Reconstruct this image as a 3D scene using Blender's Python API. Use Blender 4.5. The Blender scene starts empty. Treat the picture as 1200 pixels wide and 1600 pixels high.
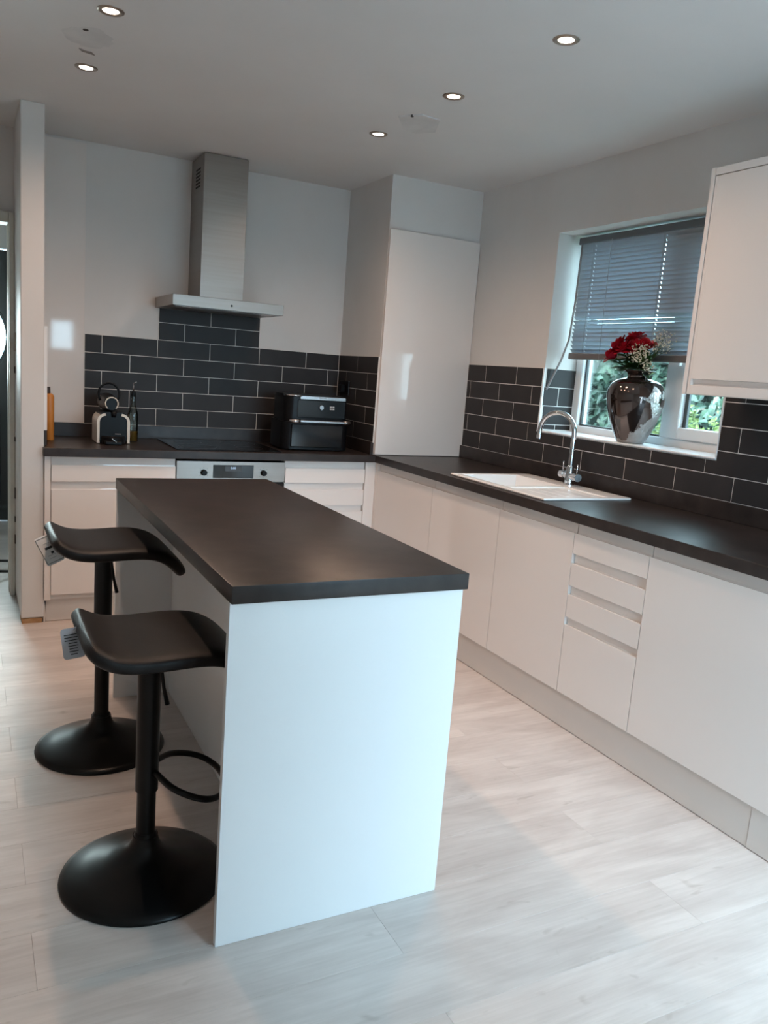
import bpy, bmesh, math, random
from mathutils import Vector, Matrix
random.seed(7)
PI = math.pi
scene = bpy.context.scene
COL = scene.collection

# ------------------------------------------------------------------ camera
cam_d = bpy.data.cameras.new('camera'); cam = bpy.data.objects.new('camera', cam_d); COL.objects.link(cam)
RR = ((0.889632, -0.450476, 0.075009), (-0.011454, -0.186207, -0.982444), (0.456535, 0.873154, -0.170816))
CP = (-2.708, -4.7916, 1.3745)
cam.matrix_world = Matrix(((RR[0][0], -RR[1][0], -RR[2][0], CP[0]),
                           (RR[0][1], -RR[1][1], -RR[2][1], CP[1]),
                           (RR[0][2], -RR[1][2], -RR[2][2], CP[2]), (0, 0, 0, 1)))
cam_d.sensor_fit = 'VERTICAL'; cam_d.sensor_height = 32.0; cam_d.sensor_width = 24.0
cam_d.lens = 32.0 * 1260.83 / 1600.0
cam_d.clip_start = 0.05
scene.camera = cam

# ------------------------------------------------------------------ world, sun, daylight, exposure
vs = scene.view_settings
vs.view_transform = 'Standard'; vs.look = 'None'; vs.gamma = 1.0; vs.exposure = -0.13
vs.use_curve_mapping = False
world = bpy.data.worlds.new('world'); scene.world = world; world.use_nodes = True
bgn = world.node_tree.nodes['Background']
bgn.inputs[0].default_value = (0.58, 0.84, 1.0, 1); bgn.inputs[1].default_value = 16.0
sd = bpy.data.lights.new('sun', 'SUN'); sun = bpy.data.objects.new('sun', sd); COL.objects.link(sun)
sd.energy = 6.0; sd.angle = 0.02; sd.color = (1.0, 0.95, 0.86)
sun.rotation_euler = Vector((0.60, 0.10, -0.80)).to_track_quat('-Z', 'Y').to_euler()
ad = bpy.data.lights.new('patio_daylight', 'AREA'); al = bpy.data.objects.new('patio_daylight', ad); COL.objects.link(al)
ad.shape = 'RECTANGLE'; ad.size = 1.25; ad.size_y = 1.95; ad.energy = 24; ad.color = (0.52, 0.80, 1.0); ad.spread = math.radians(76)
al.location = (-0.83, -5.42, 1.16); al.rotation_euler = (PI / 2 - 0.50, 0, 0)     # sky light falling in through the garden door
hd_ = bpy.data.lights.new('front_door_daylight', 'AREA'); hl = bpy.data.objects.new('front_door_daylight', hd_); COL.objects.link(hl)
hd_.shape = 'ELLIPSE'; hd_.size = 0.62; hd_.size_y = 0.62; hd_.energy = 12; hd_.color = (0.92, 1.0, 0.97); hd_.spread = math.radians(110)
hl.location = (-2.765, 2.14, 1.415); hl.rotation_euler = (-PI / 2, 0, 0)    # daylight behind the oval pane of the front door
WARM = (1.0, 0.69, 0.50)
SPOT_W = 31.0

# ------------------------------------------------------------------ materials
def newmat(name):
    m = bpy.data.materials.new(name); m.use_nodes = True
    nt = m.node_tree
    return m, nt, nt.nodes['Principled BSDF']
def flat(name, col, rough=0.5, metal=0.0, spec=0.5, coat=0.0, emit=None, es=0.0):
    m, nt, b = newmat(name)
    b.inputs['Base Color'].default_value = (*col, 1); b.inputs['Roughness'].default_value = rough
    b.inputs['Metallic'].default_value = metal; b.inputs['Specular IOR Level'].default_value = spec
    b.inputs['Coat Weight'].default_value = coat
    if emit: b.inputs['Emission Color'].default_value = (*emit, 1); b.inputs['Emission Strength'].default_value = es
    return m
def noisy(name, c1, c2, scale=8.0, stretch=(1, 1, 1), rough=0.5, bump=0.0, detail=5.0, metal=0.0, lo=0.35, hi=0.65, obj_random=0.0, bscale=None, spec=0.5, coat=0.0):
    m, nt, b = newmat(name); N = nt.nodes; L = nt.links
    tc = N.new('ShaderNodeTexCoord'); mp = N.new('ShaderNodeMapping'); mp.inputs['Scale'].default_value = stretch
    L.new(tc.outputs['Object'], mp.inputs['Vector'])
    vec = mp.outputs['Vector']
    if obj_random:
        oi = N.new('ShaderNodeObjectInfo'); ml = N.new('ShaderNodeMath'); ml.operation = 'MULTIPLY'; ml.inputs[1].default_value = 37.0
        L.new(oi.outputs['Random'], ml.inputs[0]); va = N.new('ShaderNodeVectorMath'); va.operation = 'ADD'
        L.new(vec, va.inputs[0]); L.new(ml.outputs[0], va.inputs[1]); vec = va.outputs[0]
    nz = N.new('ShaderNodeTexNoise'); nz.inputs['Scale'].default_value = scale; nz.inputs['Detail'].default_value = detail
    L.new(vec, nz.inputs['Vector'])
    cr = N.new('ShaderNodeValToRGB'); cr.color_ramp.elements[0].position = lo; cr.color_ramp.elements[1].position = hi
    cr.color_ramp.elements[0].color = (*c1, 1); cr.color_ramp.elements[1].color = (*c2, 1)
    L.new(nz.outputs['Fac'], cr.inputs['Fac']); col = cr.outputs['Color']
    if obj_random:
        hs = N.new('ShaderNodeHueSaturation'); mr = N.new('ShaderNodeMapRange'); mr.inputs[3].default_value = 1 - obj_random; mr.inputs[4].default_value = 1 + obj_random
        L.new(oi.outputs['Random'], mr.inputs[0]); L.new(mr.outputs[0], hs.inputs['Value']); L.new(col, hs.inputs['Color']); col = hs.outputs['Color']
    L.new(col, b.inputs['Base Color'])
    b.inputs['Roughness'].default_value = rough; b.inputs['Metallic'].default_value = metal
    b.inputs['Specular IOR Level'].default_value = spec; b.inputs['Coat Weight'].default_value = coat
    if bump:
        bp = N.new('ShaderNodeBump'); bp.inputs['Strength'].default_value = bump; bp.inputs['Distance'].default_value = 0.004
        nz2 = N.new('ShaderNodeTexNoise'); nz2.inputs['Scale'].default_value = bscale or scale * 6; L.new(vec, nz2.inputs['Vector'])
        L.new(nz2.outputs['Fac'], bp.inputs['Height']); L.new(bp.outputs['Normal'], b.inputs['Normal'])
    return m
def glass_mat(name, tint=(1, 1, 1), refl=0.5):
    m = bpy.data.materials.new(name); m.use_nodes = True; nt = m.node_tree; N = nt.nodes; L = nt.links
    N.remove(N['Principled BSDF']); out = N['Material Output']
    tr = N.new('ShaderNodeBsdfTransparent'); tr.inputs[0].default_value = (*tint, 1)
    gl = N.new('ShaderNodeBsdfGlossy'); gl.inputs['Roughness'].default_value = 0.02
    fr = N.new('ShaderNodeFresnel'); fr.inputs[0].default_value = 1.45
    ml = N.new('ShaderNodeMath'); ml.operation = 'MULTIPLY'; ml.inputs[1].default_value = refl; L.new(fr.outputs[0], ml.inputs[0])
    mx = N.new('ShaderNodeMixShader'); L.new(ml.outputs[0], mx.inputs[0]); L.new(tr.outputs[0], mx.inputs[1]); L.new(gl.outputs[0], mx.inputs[2])
    L.new(mx.outputs[0], out.inputs[0])
    return m

M_wall = noisy('wall_paint', (0.69, 0.665, 0.645), (0.72, 0.695, 0.675), 3, rough=0.55, bump=0.05, bscale=60)
M_ceil = noisy('ceiling_paint', (0.69, 0.67, 0.655), (0.72, 0.70, 0.685), 2, rough=0.7, bump=0.06, bscale=40)
M_gloss = flat('gloss_white_lacquer', (0.79, 0.735, 0.70), rough=0.05, spec=0.5)
M_carc = flat('white_carcass', (0.72, 0.69, 0.66), rough=0.4)
M_panel = flat('white_end_panel', (0.80, 0.80, 0.80), rough=0.28)
M_plinth = flat('plinth_white', (0.66, 0.61, 0.57), rough=0.25)
M_wtop = noisy('dark_laminate', (0.017, 0.0125, 0.0115), (0.038, 0.0285, 0.0260), 14, rough=0.36, bump=0.03, detail=9, lo=0.3, hi=0.72, bscale=220, spec=0.40)
M_tile = noisy('anthracite_tile', (0.031, 0.029, 0.030), (0.039, 0.036, 0.037), 5, rough=0.40, obj_random=0.10, spec=0.18)
M_grout = noisy('pale_grout', (0.66, 0.63, 0.60), (0.76, 0.73, 0.70), 40, rough=0.9)
def plank_mat():
    m, nt, b = newmat('whitewashed_oak'); N = nt.nodes; L = nt.links
    tc = N.new('ShaderNodeTexCoord'); oi = N.new('ShaderNodeObjectInfo')
    ml = N.new('ShaderNodeMath'); ml.operation = 'MULTIPLY'; ml.inputs[1].default_value = 53.0; L.new(oi.outputs['Random'], ml.inputs[0])
    va = N.new('ShaderNodeVectorMath'); va.operation = 'ADD'; L.new(tc.outputs['Object'], va.inputs[0]); L.new(ml.outputs[0], va.inputs[1])
    def nz(scale, st, det, rough=0.55):
        mp = N.new('ShaderNodeMapping'); mp.inputs['Scale'].default_value = st; L.new(va.outputs[0], mp.inputs['Vector'])
        n = N.new('ShaderNodeTexNoise'); n.inputs['Scale'].default_value = scale; n.inputs['Detail'].default_value = det; n.inputs['Roughness'].default_value = rough
        n.inputs['Distortion'].default_value = 0.6; L.new(mp.outputs[0], n.inputs['Vector']); return n.outputs['Fac']
    cloud = nz(2.6, (1, 3.6, 1), 4); grain = nz(3.0, (1.2, 26, 1), 7, 0.65); knots = nz(9.0, (1, 2.2, 1), 2)
    def ramp(f, p0, p1, c0, c1):
        r = N.new('ShaderNodeValToRGB'); e = r.color_ramp.elements; e[0].position = p0; e[1].position = p1; e[0].color = (*c0, 1); e[1].color = (*c1, 1); L.new(f, r.inputs['Fac']); return r.outputs['Color']
    def mul(a_, c_):
        m_ = N.new('ShaderNodeMix'); m_.data_type = 'RGBA'; m_.blend_type = 'MULTIPLY'; m_.inputs[0].default_value = 1.0; L.new(a_, m_.inputs[6]); L.new(c_, m_.inputs[7]); return m_.outputs[2]
    c = ramp(cloud, 0.33, 0.66, (0.575, 0.497, 0.458), (0.70, 0.622, 0.578))
    c = mul(c, ramp(grain, 0.30, 0.64, (0.885, 0.872, 0.86), (1, 1, 1)))
    c = mul(c, ramp(knots, 0.22, 0.33, (0.80, 0.775, 0.75), (1, 1, 1)))
    hs = N.new('ShaderNodeHueSaturation'); mr = N.new('ShaderNodeMapRange'); mr.inputs[3].default_value = 0.975; mr.inputs[4].default_value = 1.02
    L.new(oi.outputs['Random'], mr.inputs[0]); L.new(mr.outputs[0], hs.inputs['Value']); L.new(c, hs.inputs['Color']); L.new(hs.outputs[0], b.inputs['Base Color'])
    b.inputs['Roughness'].default_value = 0.40
    return m
M_plank = plank_mat()
M_under = flat('floor_underlay', (0.30, 0.27, 0.25), rough=0.9)
M_steel = noisy('brushed_steel', (0.32, 0.285, 0.26), (0.345, 0.31, 0.285), 2, stretch=(1, 1, 30), rough=0.36, metal=1.0)
M_steel_d = flat('steel_edge', (0.32, 0.30, 0.29), rough=0.4, metal=1.0)
M_chrome = flat('chrome', (0.75, 0.76, 0.78), rough=0.07, metal=1.0)
M_black = flat('black_plastic', (0.005, 0.005, 0.006), rough=0.32, spec=0.2)
M_blackgl = flat('black_glass', (0.006, 0.006, 0.007), rough=0.10)
M_blackmet = flat('black_powder_coat', (0.004, 0.004, 0.004), rough=0.30, spec=0.25)
M_leather = noisy('black_leather', (0.008, 0.0062, 0.006), (0.012, 0.0095, 0.009), 30, rough=0.45, bump=0.10, bscale=350, spec=0.26)
M_cream = flat('cream_plastic', (0.72, 0.66, 0.58), rough=0.3)
M_silver = flat('silver_trim', (0.55, 0.55, 0.56), rough=0.25, metal=1.0)
M_ceramic = flat('white_ceramic', (0.88, 0.87, 0.86), rough=0.16)
M_upvc = flat('white_upvc', (0.82, 0.85, 0.87), rough=0.3)
M_sill = flat('white_sill', (0.80, 0.83, 0.86), rough=0.25)
def slat_mat():
    m, nt, b = newmat('grey_translucent_slat'); N = nt.nodes; L = nt.links
    b.inputs['Base Color'].default_value = (0.30, 0.315, 0.33, 1); b.inputs['Roughness'].default_value = 0.4
    tr = N.new('ShaderNodeBsdfTranslucent'); tr.inputs[0].default_value = (0.125, 0.155, 0.18, 1)
    ad_ = N.new('ShaderNodeAddShader'); L.new(b.outputs[0], ad_.inputs[0]); L.new(tr.outputs[0], ad_.inputs[1]); L.new(ad_.outputs[0], N['Material Output'].inputs[0])
    return m
M_slat = slat_mat()
M_rail = flat('grey_blind_rail', (0.16, 0.15, 0.15), rough=0.4)
M_cord = flat('blind_cord', (0.30, 0.30, 0.31), rough=0.6)
M_glass = glass_mat('window_glass', (0.96, 0.99, 0.98), 0.6)
M_bulb = flat('lit_lamp', (1, 1, 1), emit=(1.0, 0.86, 0.70), es=12.0)
M_nickel = flat('brushed_nickel', (0.42, 0.36, 0.31), rough=0.35, metal=1.0)
M_doorgrey = flat('anthracite_door', (0.055, 0.063, 0.066), rough=0.4)
M_frame = noisy('old_door_frame_paint', (0.60, 0.60, 0.55), (0.72, 0.72, 0.66), 6, rough=0.5)
M_rawwood = noisy('raw_wood_chip', (0.32, 0.16, 0.07), (0.50, 0.30, 0.15), 20, rough=0.8)
M_patch = noisy('filler_plaster', (0.60, 0.585, 0.575), (0.68, 0.665, 0.65), 9, rough=0.85, bump=0.3, bscale=25)
M_hole = flat('dark_hole', (0.05, 0.045, 0.04), rough=0.9)
M_petal = noisy('red_petal', (0.30, 0.003, 0.015), (0.52, 0.006, 0.03), 25, rough=0.55)
M_rleaf = noisy('rose_leaf', (0.012, 0.035, 0.010), (0.03, 0.09, 0.02), 20, rough=0.45)
M_stem = flat('green_stem', (0.06, 0.11, 0.03), rough=0.6)
M_floret = flat('cream_floret', (0.62, 0.58, 0.48), rough=0.8)
M_ivy = noisy('ivy_leaf', (0.022, 0.062, 0.042), (0.105, 0.185, 0.130), 5, rough=0.35, lo=0.38, hi=0.62)
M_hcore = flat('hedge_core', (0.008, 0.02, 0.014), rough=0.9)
M_yleaf = noisy('yellow_green_leaf', (0.11, 0.16, 0.03), (0.20, 0.25, 0.06), 9, rough=0.5)
M_grass = noisy('lawn', (0.05, 0.12, 0.03), (0.10, 0.20, 0.05), 12, rough=0.9)
M_amber = flat('amber_plastic', (0.55, 0.20, 0.035), rough=0.3)
M_oil = flat('golden_oil', (0.30, 0.13, 0.015), rough=0.15)
M_bottle = glass_mat('bottle_glass', (0.80, 0.84, 0.78), 2.0)
M_tagw = flat('tag_card', (0.82, 0.80, 0.78), rough=0.5)
M_tagg = flat('tag_grey', (0.42, 0.41, 0.43), rough=0.5)
M_ink = flat('ink', (0.03, 0.03, 0.03), rough=0.7)
M_greyink = flat('grey_ink', (0.42, 0.42, 0.42), rough=0.6)
M_disp = flat('display_glow', (0.05, 0.08, 0.12), emit=(0.55, 0.75, 1.0), es=0.9)
M_dispbg = flat('display_panel', (0.045, 0.05, 0.055), rough=0.2)
M_red = flat('cable_black', (0.008, 0.008, 0.008), rough=0.6)
# crackled mirror glaze of the vase
def vase_mat():
    m, nt, b = newmat('crackled_mirror_glaze'); N = nt.nodes; L = nt.links
    tc = N.new('ShaderNodeTexCoord')
    n1 = N.new('ShaderNodeTexNoise'); n1.inputs['Scale'].default_value = 9.0; n1.inputs['Detail'].default_value = 5; n1.inputs['Roughness'].default_value = 0.6
    L.new(tc.outputs['Object'], n1.inputs['Vector'])
    dt = N.new('ShaderNodeVectorMath'); dt.operation = 'DOT_PRODUCT'; dt.inputs[1].default_value = (1.5, -0.75, -1.5); L.new(tc.outputs['Object'], dt.inputs[0])
    sm_ = N.new('ShaderNodeMath'); sm_.operation = 'ADD'; L.new(n1.outputs['Fac'], sm_.inputs[0]); L.new(dt.outputs['Value'], sm_.inputs[1])
    r1 = N.new('ShaderNodeValToRGB')                         # the broken-mirror mosaic covers one flank and the foot of the vase
    e = r1.color_ramp.elements; e[0].position = 0.335; e[0].color = (0, 0, 0, 1); e[1].position = 0.345; e[1].color = (1, 1, 1, 1)
    L.new(sm_.outputs[0], r1.inputs['Fac'])
    v = N.new('ShaderNodeTexVoronoi'); v.inputs['Scale'].default_value = 85; L.new(tc.outputs['Object'], v.inputs['Vector'])
    mc = N.new('ShaderNodeMix'); mc.data_type = 'RGBA'; mc.inputs[6].default_value = (0.12, 0.10, 0.095, 1); mc.inputs[7].default_value = (0.36, 0.35, 0.34, 1)
    L.new(r1.outputs[0], mc.inputs[0]); L.new(mc.outputs[2], b.inputs['Base Color'])
    b.inputs['Metallic'].default_value = 0.9
    mr = N.new('ShaderNodeMapRange'); mr.inputs[3].default_value = 0.10; mr.inputs[4].default_value = 0.42; L.new(r1.outputs[0], mr.inputs[0]); L.new(mr.outputs[0], b.inputs['Roughness'])
    bp = N.new('ShaderNodeBump'); bp.inputs['Distance'].default_value = 0.003
    mb = N.new('ShaderNodeMath'); mb.operation = 'MULTIPLY'; mb.inputs[1].default_value = 0.8; L.new(r1.outputs[0], mb.inputs[0]); L.new(mb.outputs[0], bp.inputs['Strength'])
    L.new(v.outputs['Distance'], bp.inputs['Height']); L.new(bp.outputs['Normal'], b.inputs['Normal'])
    return m
M_vase = vase_mat()

# ------------------------------------------------------------------ helpers
ORG = {}
def setp(o, label=None, cat=None, group=None, kind=None):
    if label: o['label'] = label
    if cat: o['category'] = cat
    if group: o['group'] = group
    if kind: o['kind'] = kind
    return o
def thing(name, label, cat, loc=(0, 0, 0), group=None, kind=None):
    o = bpy.data.objects.new(name, None); COL.objects.link(o); o.empty_display_size = 0.05
    o.location = loc; ORG[o.name] = Vector(loc)
    return setp(o, label, cat, group, kind)
def link(name, me, mat, parent=None, origin=None):
    """mesh already expressed relative to its origin"""
    o = bpy.data.objects.new(name, me); COL.objects.link(o)
    if mat is not None and not me.materials: me.materials.append(mat)
    if parent is not None:
        o.parent = parent; ORG[o.name] = ORG[parent.name]
    else:
        o.location = origin or (0, 0, 0); ORG[o.name] = Vector(origin or (0, 0, 0))
    return o
def finish(name, bm, mat, parent=None, origin=None, smooth=False, angle=None):
    """bm in world coordinates"""
    org = ORG[parent.name] if parent is not None else Vector(origin or (0, 0, 0))
    bmesh.ops.translate(bm, verts=bm.verts, vec=-org)
    bmesh.ops.recalc_face_normals(bm, faces=bm.faces)
    me = bpy.data.meshes.new(name); bm.to_mesh(me); bm.free()
    if smooth:
        for p in me.polygons: p.use_smooth = True
        if angle:
            try: me.set_sharp_from_angle(angle=angle)
            except Exception: pass
    return link(name, me, mat, parent, tuple(org) if parent is None else None)
def bm_box(x0, x1, y0, y1, z0, z1, bev=0.0, seg=1, bm=None):
    own = bm is None
    b = bmesh.new()
    vs_ = [b.verts.new((x, y, z)) for x in (min(x0, x1), max(x0, x1)) for y in (min(y0, y1), max(y0, y1)) for z in (min(z0, z1), max(z0, z1))]
    for f in ((0, 1, 3, 2), (4, 6, 7, 5), (0, 4, 5, 1), (2, 3, 7, 6), (0, 2, 6, 4), (1, 5, 7, 3)): b.faces.new([vs_[i] for i in f])
    if bev: bmesh.ops.bevel(b, geom=b.edges[:], offset=bev, segments=seg, affect='EDGES', profile=0.5)
    if own: return b
    me = bpy.data.meshes.new('t'); b.to_mesh(me); b.free(); bm.from_mesh(me); bpy.data.meshes.remove(me)
    return bm
def box(name, x0, x1, y0, y1, z0, z1, mat, parent=None, bev=0.0, seg=1, origin=None):
    if parent is None and origin is None: origin = ((x0 + x1) / 2, (y0 + y1) / 2, min(z0, z1))
    return finish(name, bm_box(x0, x1, y0, y1, z0, z1, bev, seg), mat, parent, origin, smooth=seg > 1, angle=0.6)
def join_bm(bm, other):
    me = bpy.data.meshes.new('t'); other.to_mesh(me); other.free(); bm.from_mesh(me); bpy.data.meshes.remove(me); return bm
def bm_tube(pts, rad, seg=12, caps=True, bm=None):
    b = bm or bmesh.new()
    pts = [Vector(p) for p in pts]
    rads = rad if isinstance(rad, (list, tuple)) else [rad] * len(pts)
    up = None; rings = []
    for i, p in enumerate(pts):
        t = (pts[min(i + 1, len(pts) - 1)] - pts[max(i - 1, 0)]).normalized()
        if up is None:
            up = t.orthogonal().normalized()
        else:
            up = (up - t * up.dot(t)); up = up.normalized() if up.length > 1e-6 else t.orthogonal().normalized()
        w = t.cross(up)
        rings.append([b.verts.new(p + (up * math.cos(2 * PI * k / seg) + w * math.sin(2 * PI * k / seg)) * rads[i]) for k in range(seg)])
    for i in range(len(rings) - 1):
        for k in range(seg): b.faces.new((rings[i][k], rings[i][(k + 1) % seg], rings[i + 1][(k + 1) % seg], rings[i + 1][k]))
    if caps: b.faces.new(rings[0][::-1]); b.faces.new(rings[-1])
    return b
def bm_lathe(prof, c, seg=32, axis='Z', bm=None):
    """prof: list of (r, h); revolved about axis through c"""
    b = bm or bmesh.new(); c = Vector(c); rings = []
    for r, h in prof:
        if r < 1e-6:
            rings.append([b.verts.new(c + (Vector((0, 0, h)) if axis == 'Z' else Vector((0, h, 0)) if axis == 'Y' else Vector((h, 0, 0))))])
        else:
            ring = []
            for k in range(seg):
                a = 2 * PI * k / seg; u, v = r * math.cos(a), r * math.sin(a)
                ring.append(b.verts.new(c + (Vector((u, v, h)) if axis == 'Z' else Vector((u, h, v)) if axis == 'Y' else Vector((h, u, v)))))
            rings.append(ring)
    for i in range(len(rings) - 1):
        A, B = rings[i], rings[i + 1]
        for k in range(seg):
            k2 = (k + 1) % seg
            if len(A) == 1 and len(B) == 1: continue
            if len(A) == 1: b.faces.new((A[0], B[k], B[k2]))
            elif len(B) == 1: b.faces.new((A[k], A[k2], B[0]))
            else: b.faces.new((A[k], A[k2], B[k2], B[k]))
    return b
def bm_prism(poly, axis, a0, a1):
    """poly: list of 2-D points in the plane across axis ('X': (y,z); 'Y': (x,z); 'Z': (x,y)), extruded from a0 to a1"""
    b = bmesh.new()
    def P(p, a): return (a, p[0], p[1]) if axis == 'X' else (p[0], a, p[1]) if axis == 'Y' else (p[0], p[1], a)
    A = [b.verts.new(P(p, a0)) for p in poly]; B = [b.verts.new(P(p, a1)) for p in poly]
    b.faces.new(A); b.faces.new(B[::-1]); n = len(poly)
    for i in range(n): b.faces.new((A[i], B[i], B[(i + 1) % n], A[(i + 1) % n]))
    return b
def bm_grid_slab(us, vs_, w0, w1, holes, axis):
    """slab over the cells of a grid, some cells left out; axis is the thickness direction"""
    b = bmesh.new(); vv = {}
    def V(i, j, k):
        if (i, j, k) not in vv:
            u, v, w = us[i], vs_[j], (w0, w1)[k]
            vv[(i, j, k)] = b.verts.new((w, u, v) if axis == 'X' else (u, w, v) if axis == 'Y' else (u, v, w))
        return vv[(i, j, k)]
    nu, nv = len(us) - 1, len(vs_) - 1
    solid = {(i, j) for i in range(nu) for j in range(nv)} - set(holes)
    for (i, j) in solid:
        b.faces.new([V(i, j, 0), V(i + 1, j, 0), V(i + 1, j + 1, 0), V(i, j + 1, 0)])
        b.faces.new([V(i, j, 1), V(i, j + 1, 1), V(i + 1, j + 1, 1), V(i + 1, j, 1)])
        for (di, dj, p, q) in ((-1, 0, (0, 0), (0, 1)), (1, 0, (1, 0), (1, 1)), (0, -1, (0, 0), (1, 0)), (0, 1, (0, 1), (1, 1))):
            if (i + di, j + dj) not in solid:
                b.faces.new([V(i + p[0], j + p[1], 0), V(i + q[0], j + q[1], 0), V(i + q[0], j + q[1], 1), V(i + p[0], j + p[1], 1)])
    return b
def rrect(w, h, r, n=5):
    pts = []
    for cx, cy, a0 in ((w / 2 - r, h / 2 - r, 0), (-w / 2 + r, h / 2 - r, PI / 2), (-w / 2 + r, -h / 2 + r, PI), (w / 2 - r, -h / 2 + r, 1.5 * PI)):
        for k in range(n + 1):
            a = a0 + (PI / 2) * k / n; pts.append((cx + r * math.cos(a), cy + r * math.sin(a)))
    return pts
def text_part(name, body, size, loc, rot, mat, parent, extrude=0.0003):
    cu = bpy.data.curves.new(name, 'FONT'); cu.body = body; cu.size = size; cu.extrude = extrude; cu.align_x = 'CENTER'; cu.align_y = 'CENTER'
    tmp = bpy.data.objects.new('tmp', cu); COL.objects.link(tmp)
    dg = bpy.context.evaluated_depsgraph_get(); me = bpy.data.meshes.new_from_object(tmp.evaluated_get(dg))
    bpy.data.objects.remove(tmp)
    me.transform(Matrix.Translation(Vector(loc) - ORG[parent.name]) @ rot.to_4x4())
    me.name = name; me.materials.clear()
    return link(name, me, mat, parent)
from mathutils import Euler
FACE_NY = Euler((PI / 2, 0, 0)).to_matrix()                  # text reads from -Y

# ------------------------------------------------------------------ measures
H = 0.892; TH = 0.042; CEIL = 2.453
ZU = 0.966; TP = 0.0982; TT = 0.303
WF = 0.6045; BOXD = 0.567; BOXW = 0.6013
TZ = ZU + 5 * TP
WY1, WY2, WZ1, WZ2 = -1.316, -2.498, 1.123, 2.141

# ------------------------------------------------------------------ structure: floor
floor = box('floor', -4.4, 0.3, -5.5, 2.35, -0.08, -0.0125, M_under); setp(floor, 'pale whitewashed wood plank floor of the kitchen', None, None, 'structure')
plank_cache = {}
def plank(x0, x1, y0, y1):
    key = (round(x1 - x0, 3), round(y1 - y0, 3))
    if key not in plank_cache:
        b = bm_box(0, x1 - x0, 0, y1 - y0, -0.012, 0.0, 0.00035)
        me = bpy.data.meshes.new('plank'); b.to_mesh(me); b.free(); me.materials.append(M_plank); plank_cache[key] = me
    o = bpy.data.objects.new('plank', plank_cache[key]); COL.objects.link(o); o.parent = floor
    o.location = Vector((x0, y0, 0)) - Vector(floor.location)
PW = 0.1945; k = -16
while True:
    y1 = -0.784 - PW * (k - 0); y0 = y1 - PW
    if y1 < -5.4: break
    if y0 < 2.3:
        off = -2.59 if k % 2 else -1.79
        if k % 4 == 3: off += 0.0
        x = off - 1.6 * math.ceil((off + 4.39) / 1.6)
        while x < -0.001:
            a, b_ = max(x, -4.39), min(x + 1.6, 0.0)
            ya, yb = max(y0, -5.4), min(y1, 2.3)
            if b_ - a > 0.02 and yb - ya > 0.02: plank(a + 0.0002, b_ - 0.0002, ya + 0.0002, yb - 0.0002)
            x += 1.6
    k += 1

# ------------------------------------------------------------------ structure: ceiling and walls
ceiling = box('ceiling', -4.5, 0.30, -5.5, 2.4, CEIL, CEIL + 0.1, M_ceil); setp(ceiling, 'plain pale grey-white ceiling with recessed lights', None, None, 'structure')
# wall with the cooker (back): solid right of the hall doorway, doorway between -3.35 and -2.535
DX0, DX1, DZ = -3.34, -2.512, 1.985
wall_back = finish('wall_back', bm_grid_slab([-4.4, DX0, DX1, 0.30], [0, DZ, CEIL], 0.0, 0.12, [(1, 0)], 'Y'), M_wall, None, (-1.2, 0.06, 0))
setp(wall_back, 'off-white painted back wall behind the cooker hood', None, None, 'structure')
wall_right = finish('wall_right', bm_grid_slab([-5.4, WY2, WY1, 0.0], [0, WZ1, WZ2, CEIL], 0.0, 0.30, [(1, 1)], 'X'), M_wall, None, (0.15, -3, 0))
setp(wall_right, 'off-white painted wall with the kitchen window', None, None, 'structure')
wall_corner = box('wall_corner', -BOXW, 0, -BOXD, 0, 0, CEIL, M_wall); setp(wall_corner, 'boxed-out corner wall behind the tall white panel', None, None, 'structure')
wall_left = box('wall_left', -4.5, -4.4, -5.5, 2.35, 0, CEIL, M_wall); setp(wall_left, 'off-white left side wall of the room', None, None, 'structure')
wall_rear = finish('wall_rear', bm_grid_slab([-4.4, -1.85, -1.62, -1.47, -0.19, 0.3], [0, 0.02, 1.36, 1.67, 2.15, CEIL], -5.4, -5.5, [(1, 2), (3, 1), (3, 2), (3, 3)], 'Y'), M_wall, None, (-2, -5.45, 0))
setp(wall_rear, 'rear wall with the open garden doorway', None, None, 'structure')
wall_nib = box('wall_nib', -2.487, -2.384, -0.560, 0.0, 0.028, CEIL, M_wall, bev=0.004); setp(wall_nib, 'narrow wall end beside the hall doorway', None, None, 'structure')
# broken plaster at the foot of the nib: real wood showing
b = bm_box(-2.484, -2.388, -0.556, -0.42, 0.0, 0.0275, 0.003)
for v in b.verts: v.co.x += random.uniform(-.003, .003); v.co.z += random.uniform(-.003, .0)
finish('raw_wood_block', b, M_rawwood, wall_nib)
b = bm_prism([(-2.384, 0.0), (-2.384, 0.13), (-2.378, 0.10), (-2.372, 0.04), (-2.376, 0.0)], 'Y', -0.556, -0.54); finish('torn_edge', b, M_plinth, wall_nib)
# hall behind the doorway
wall_hall = box('wall_hall', -2.40, -2.30, 0.12, 2.3, 0, CEIL, M_wall); setp(wall_hall, 'side wall of the hall beyond the doorway', None, None, 'structure')
wall_entrance = finish('wall_entrance', bm_grid_slab([-4.4, -3.22, -2.40, -2.3], [0, 2.06, CEIL], 2.05, 2.17, [(1, 0)], 'Y'), M_wall, None, (-3, 2.1, 0)); setp(wall_entrance, 'end wall of the hall around the front door', None, None, 'structure')
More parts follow.
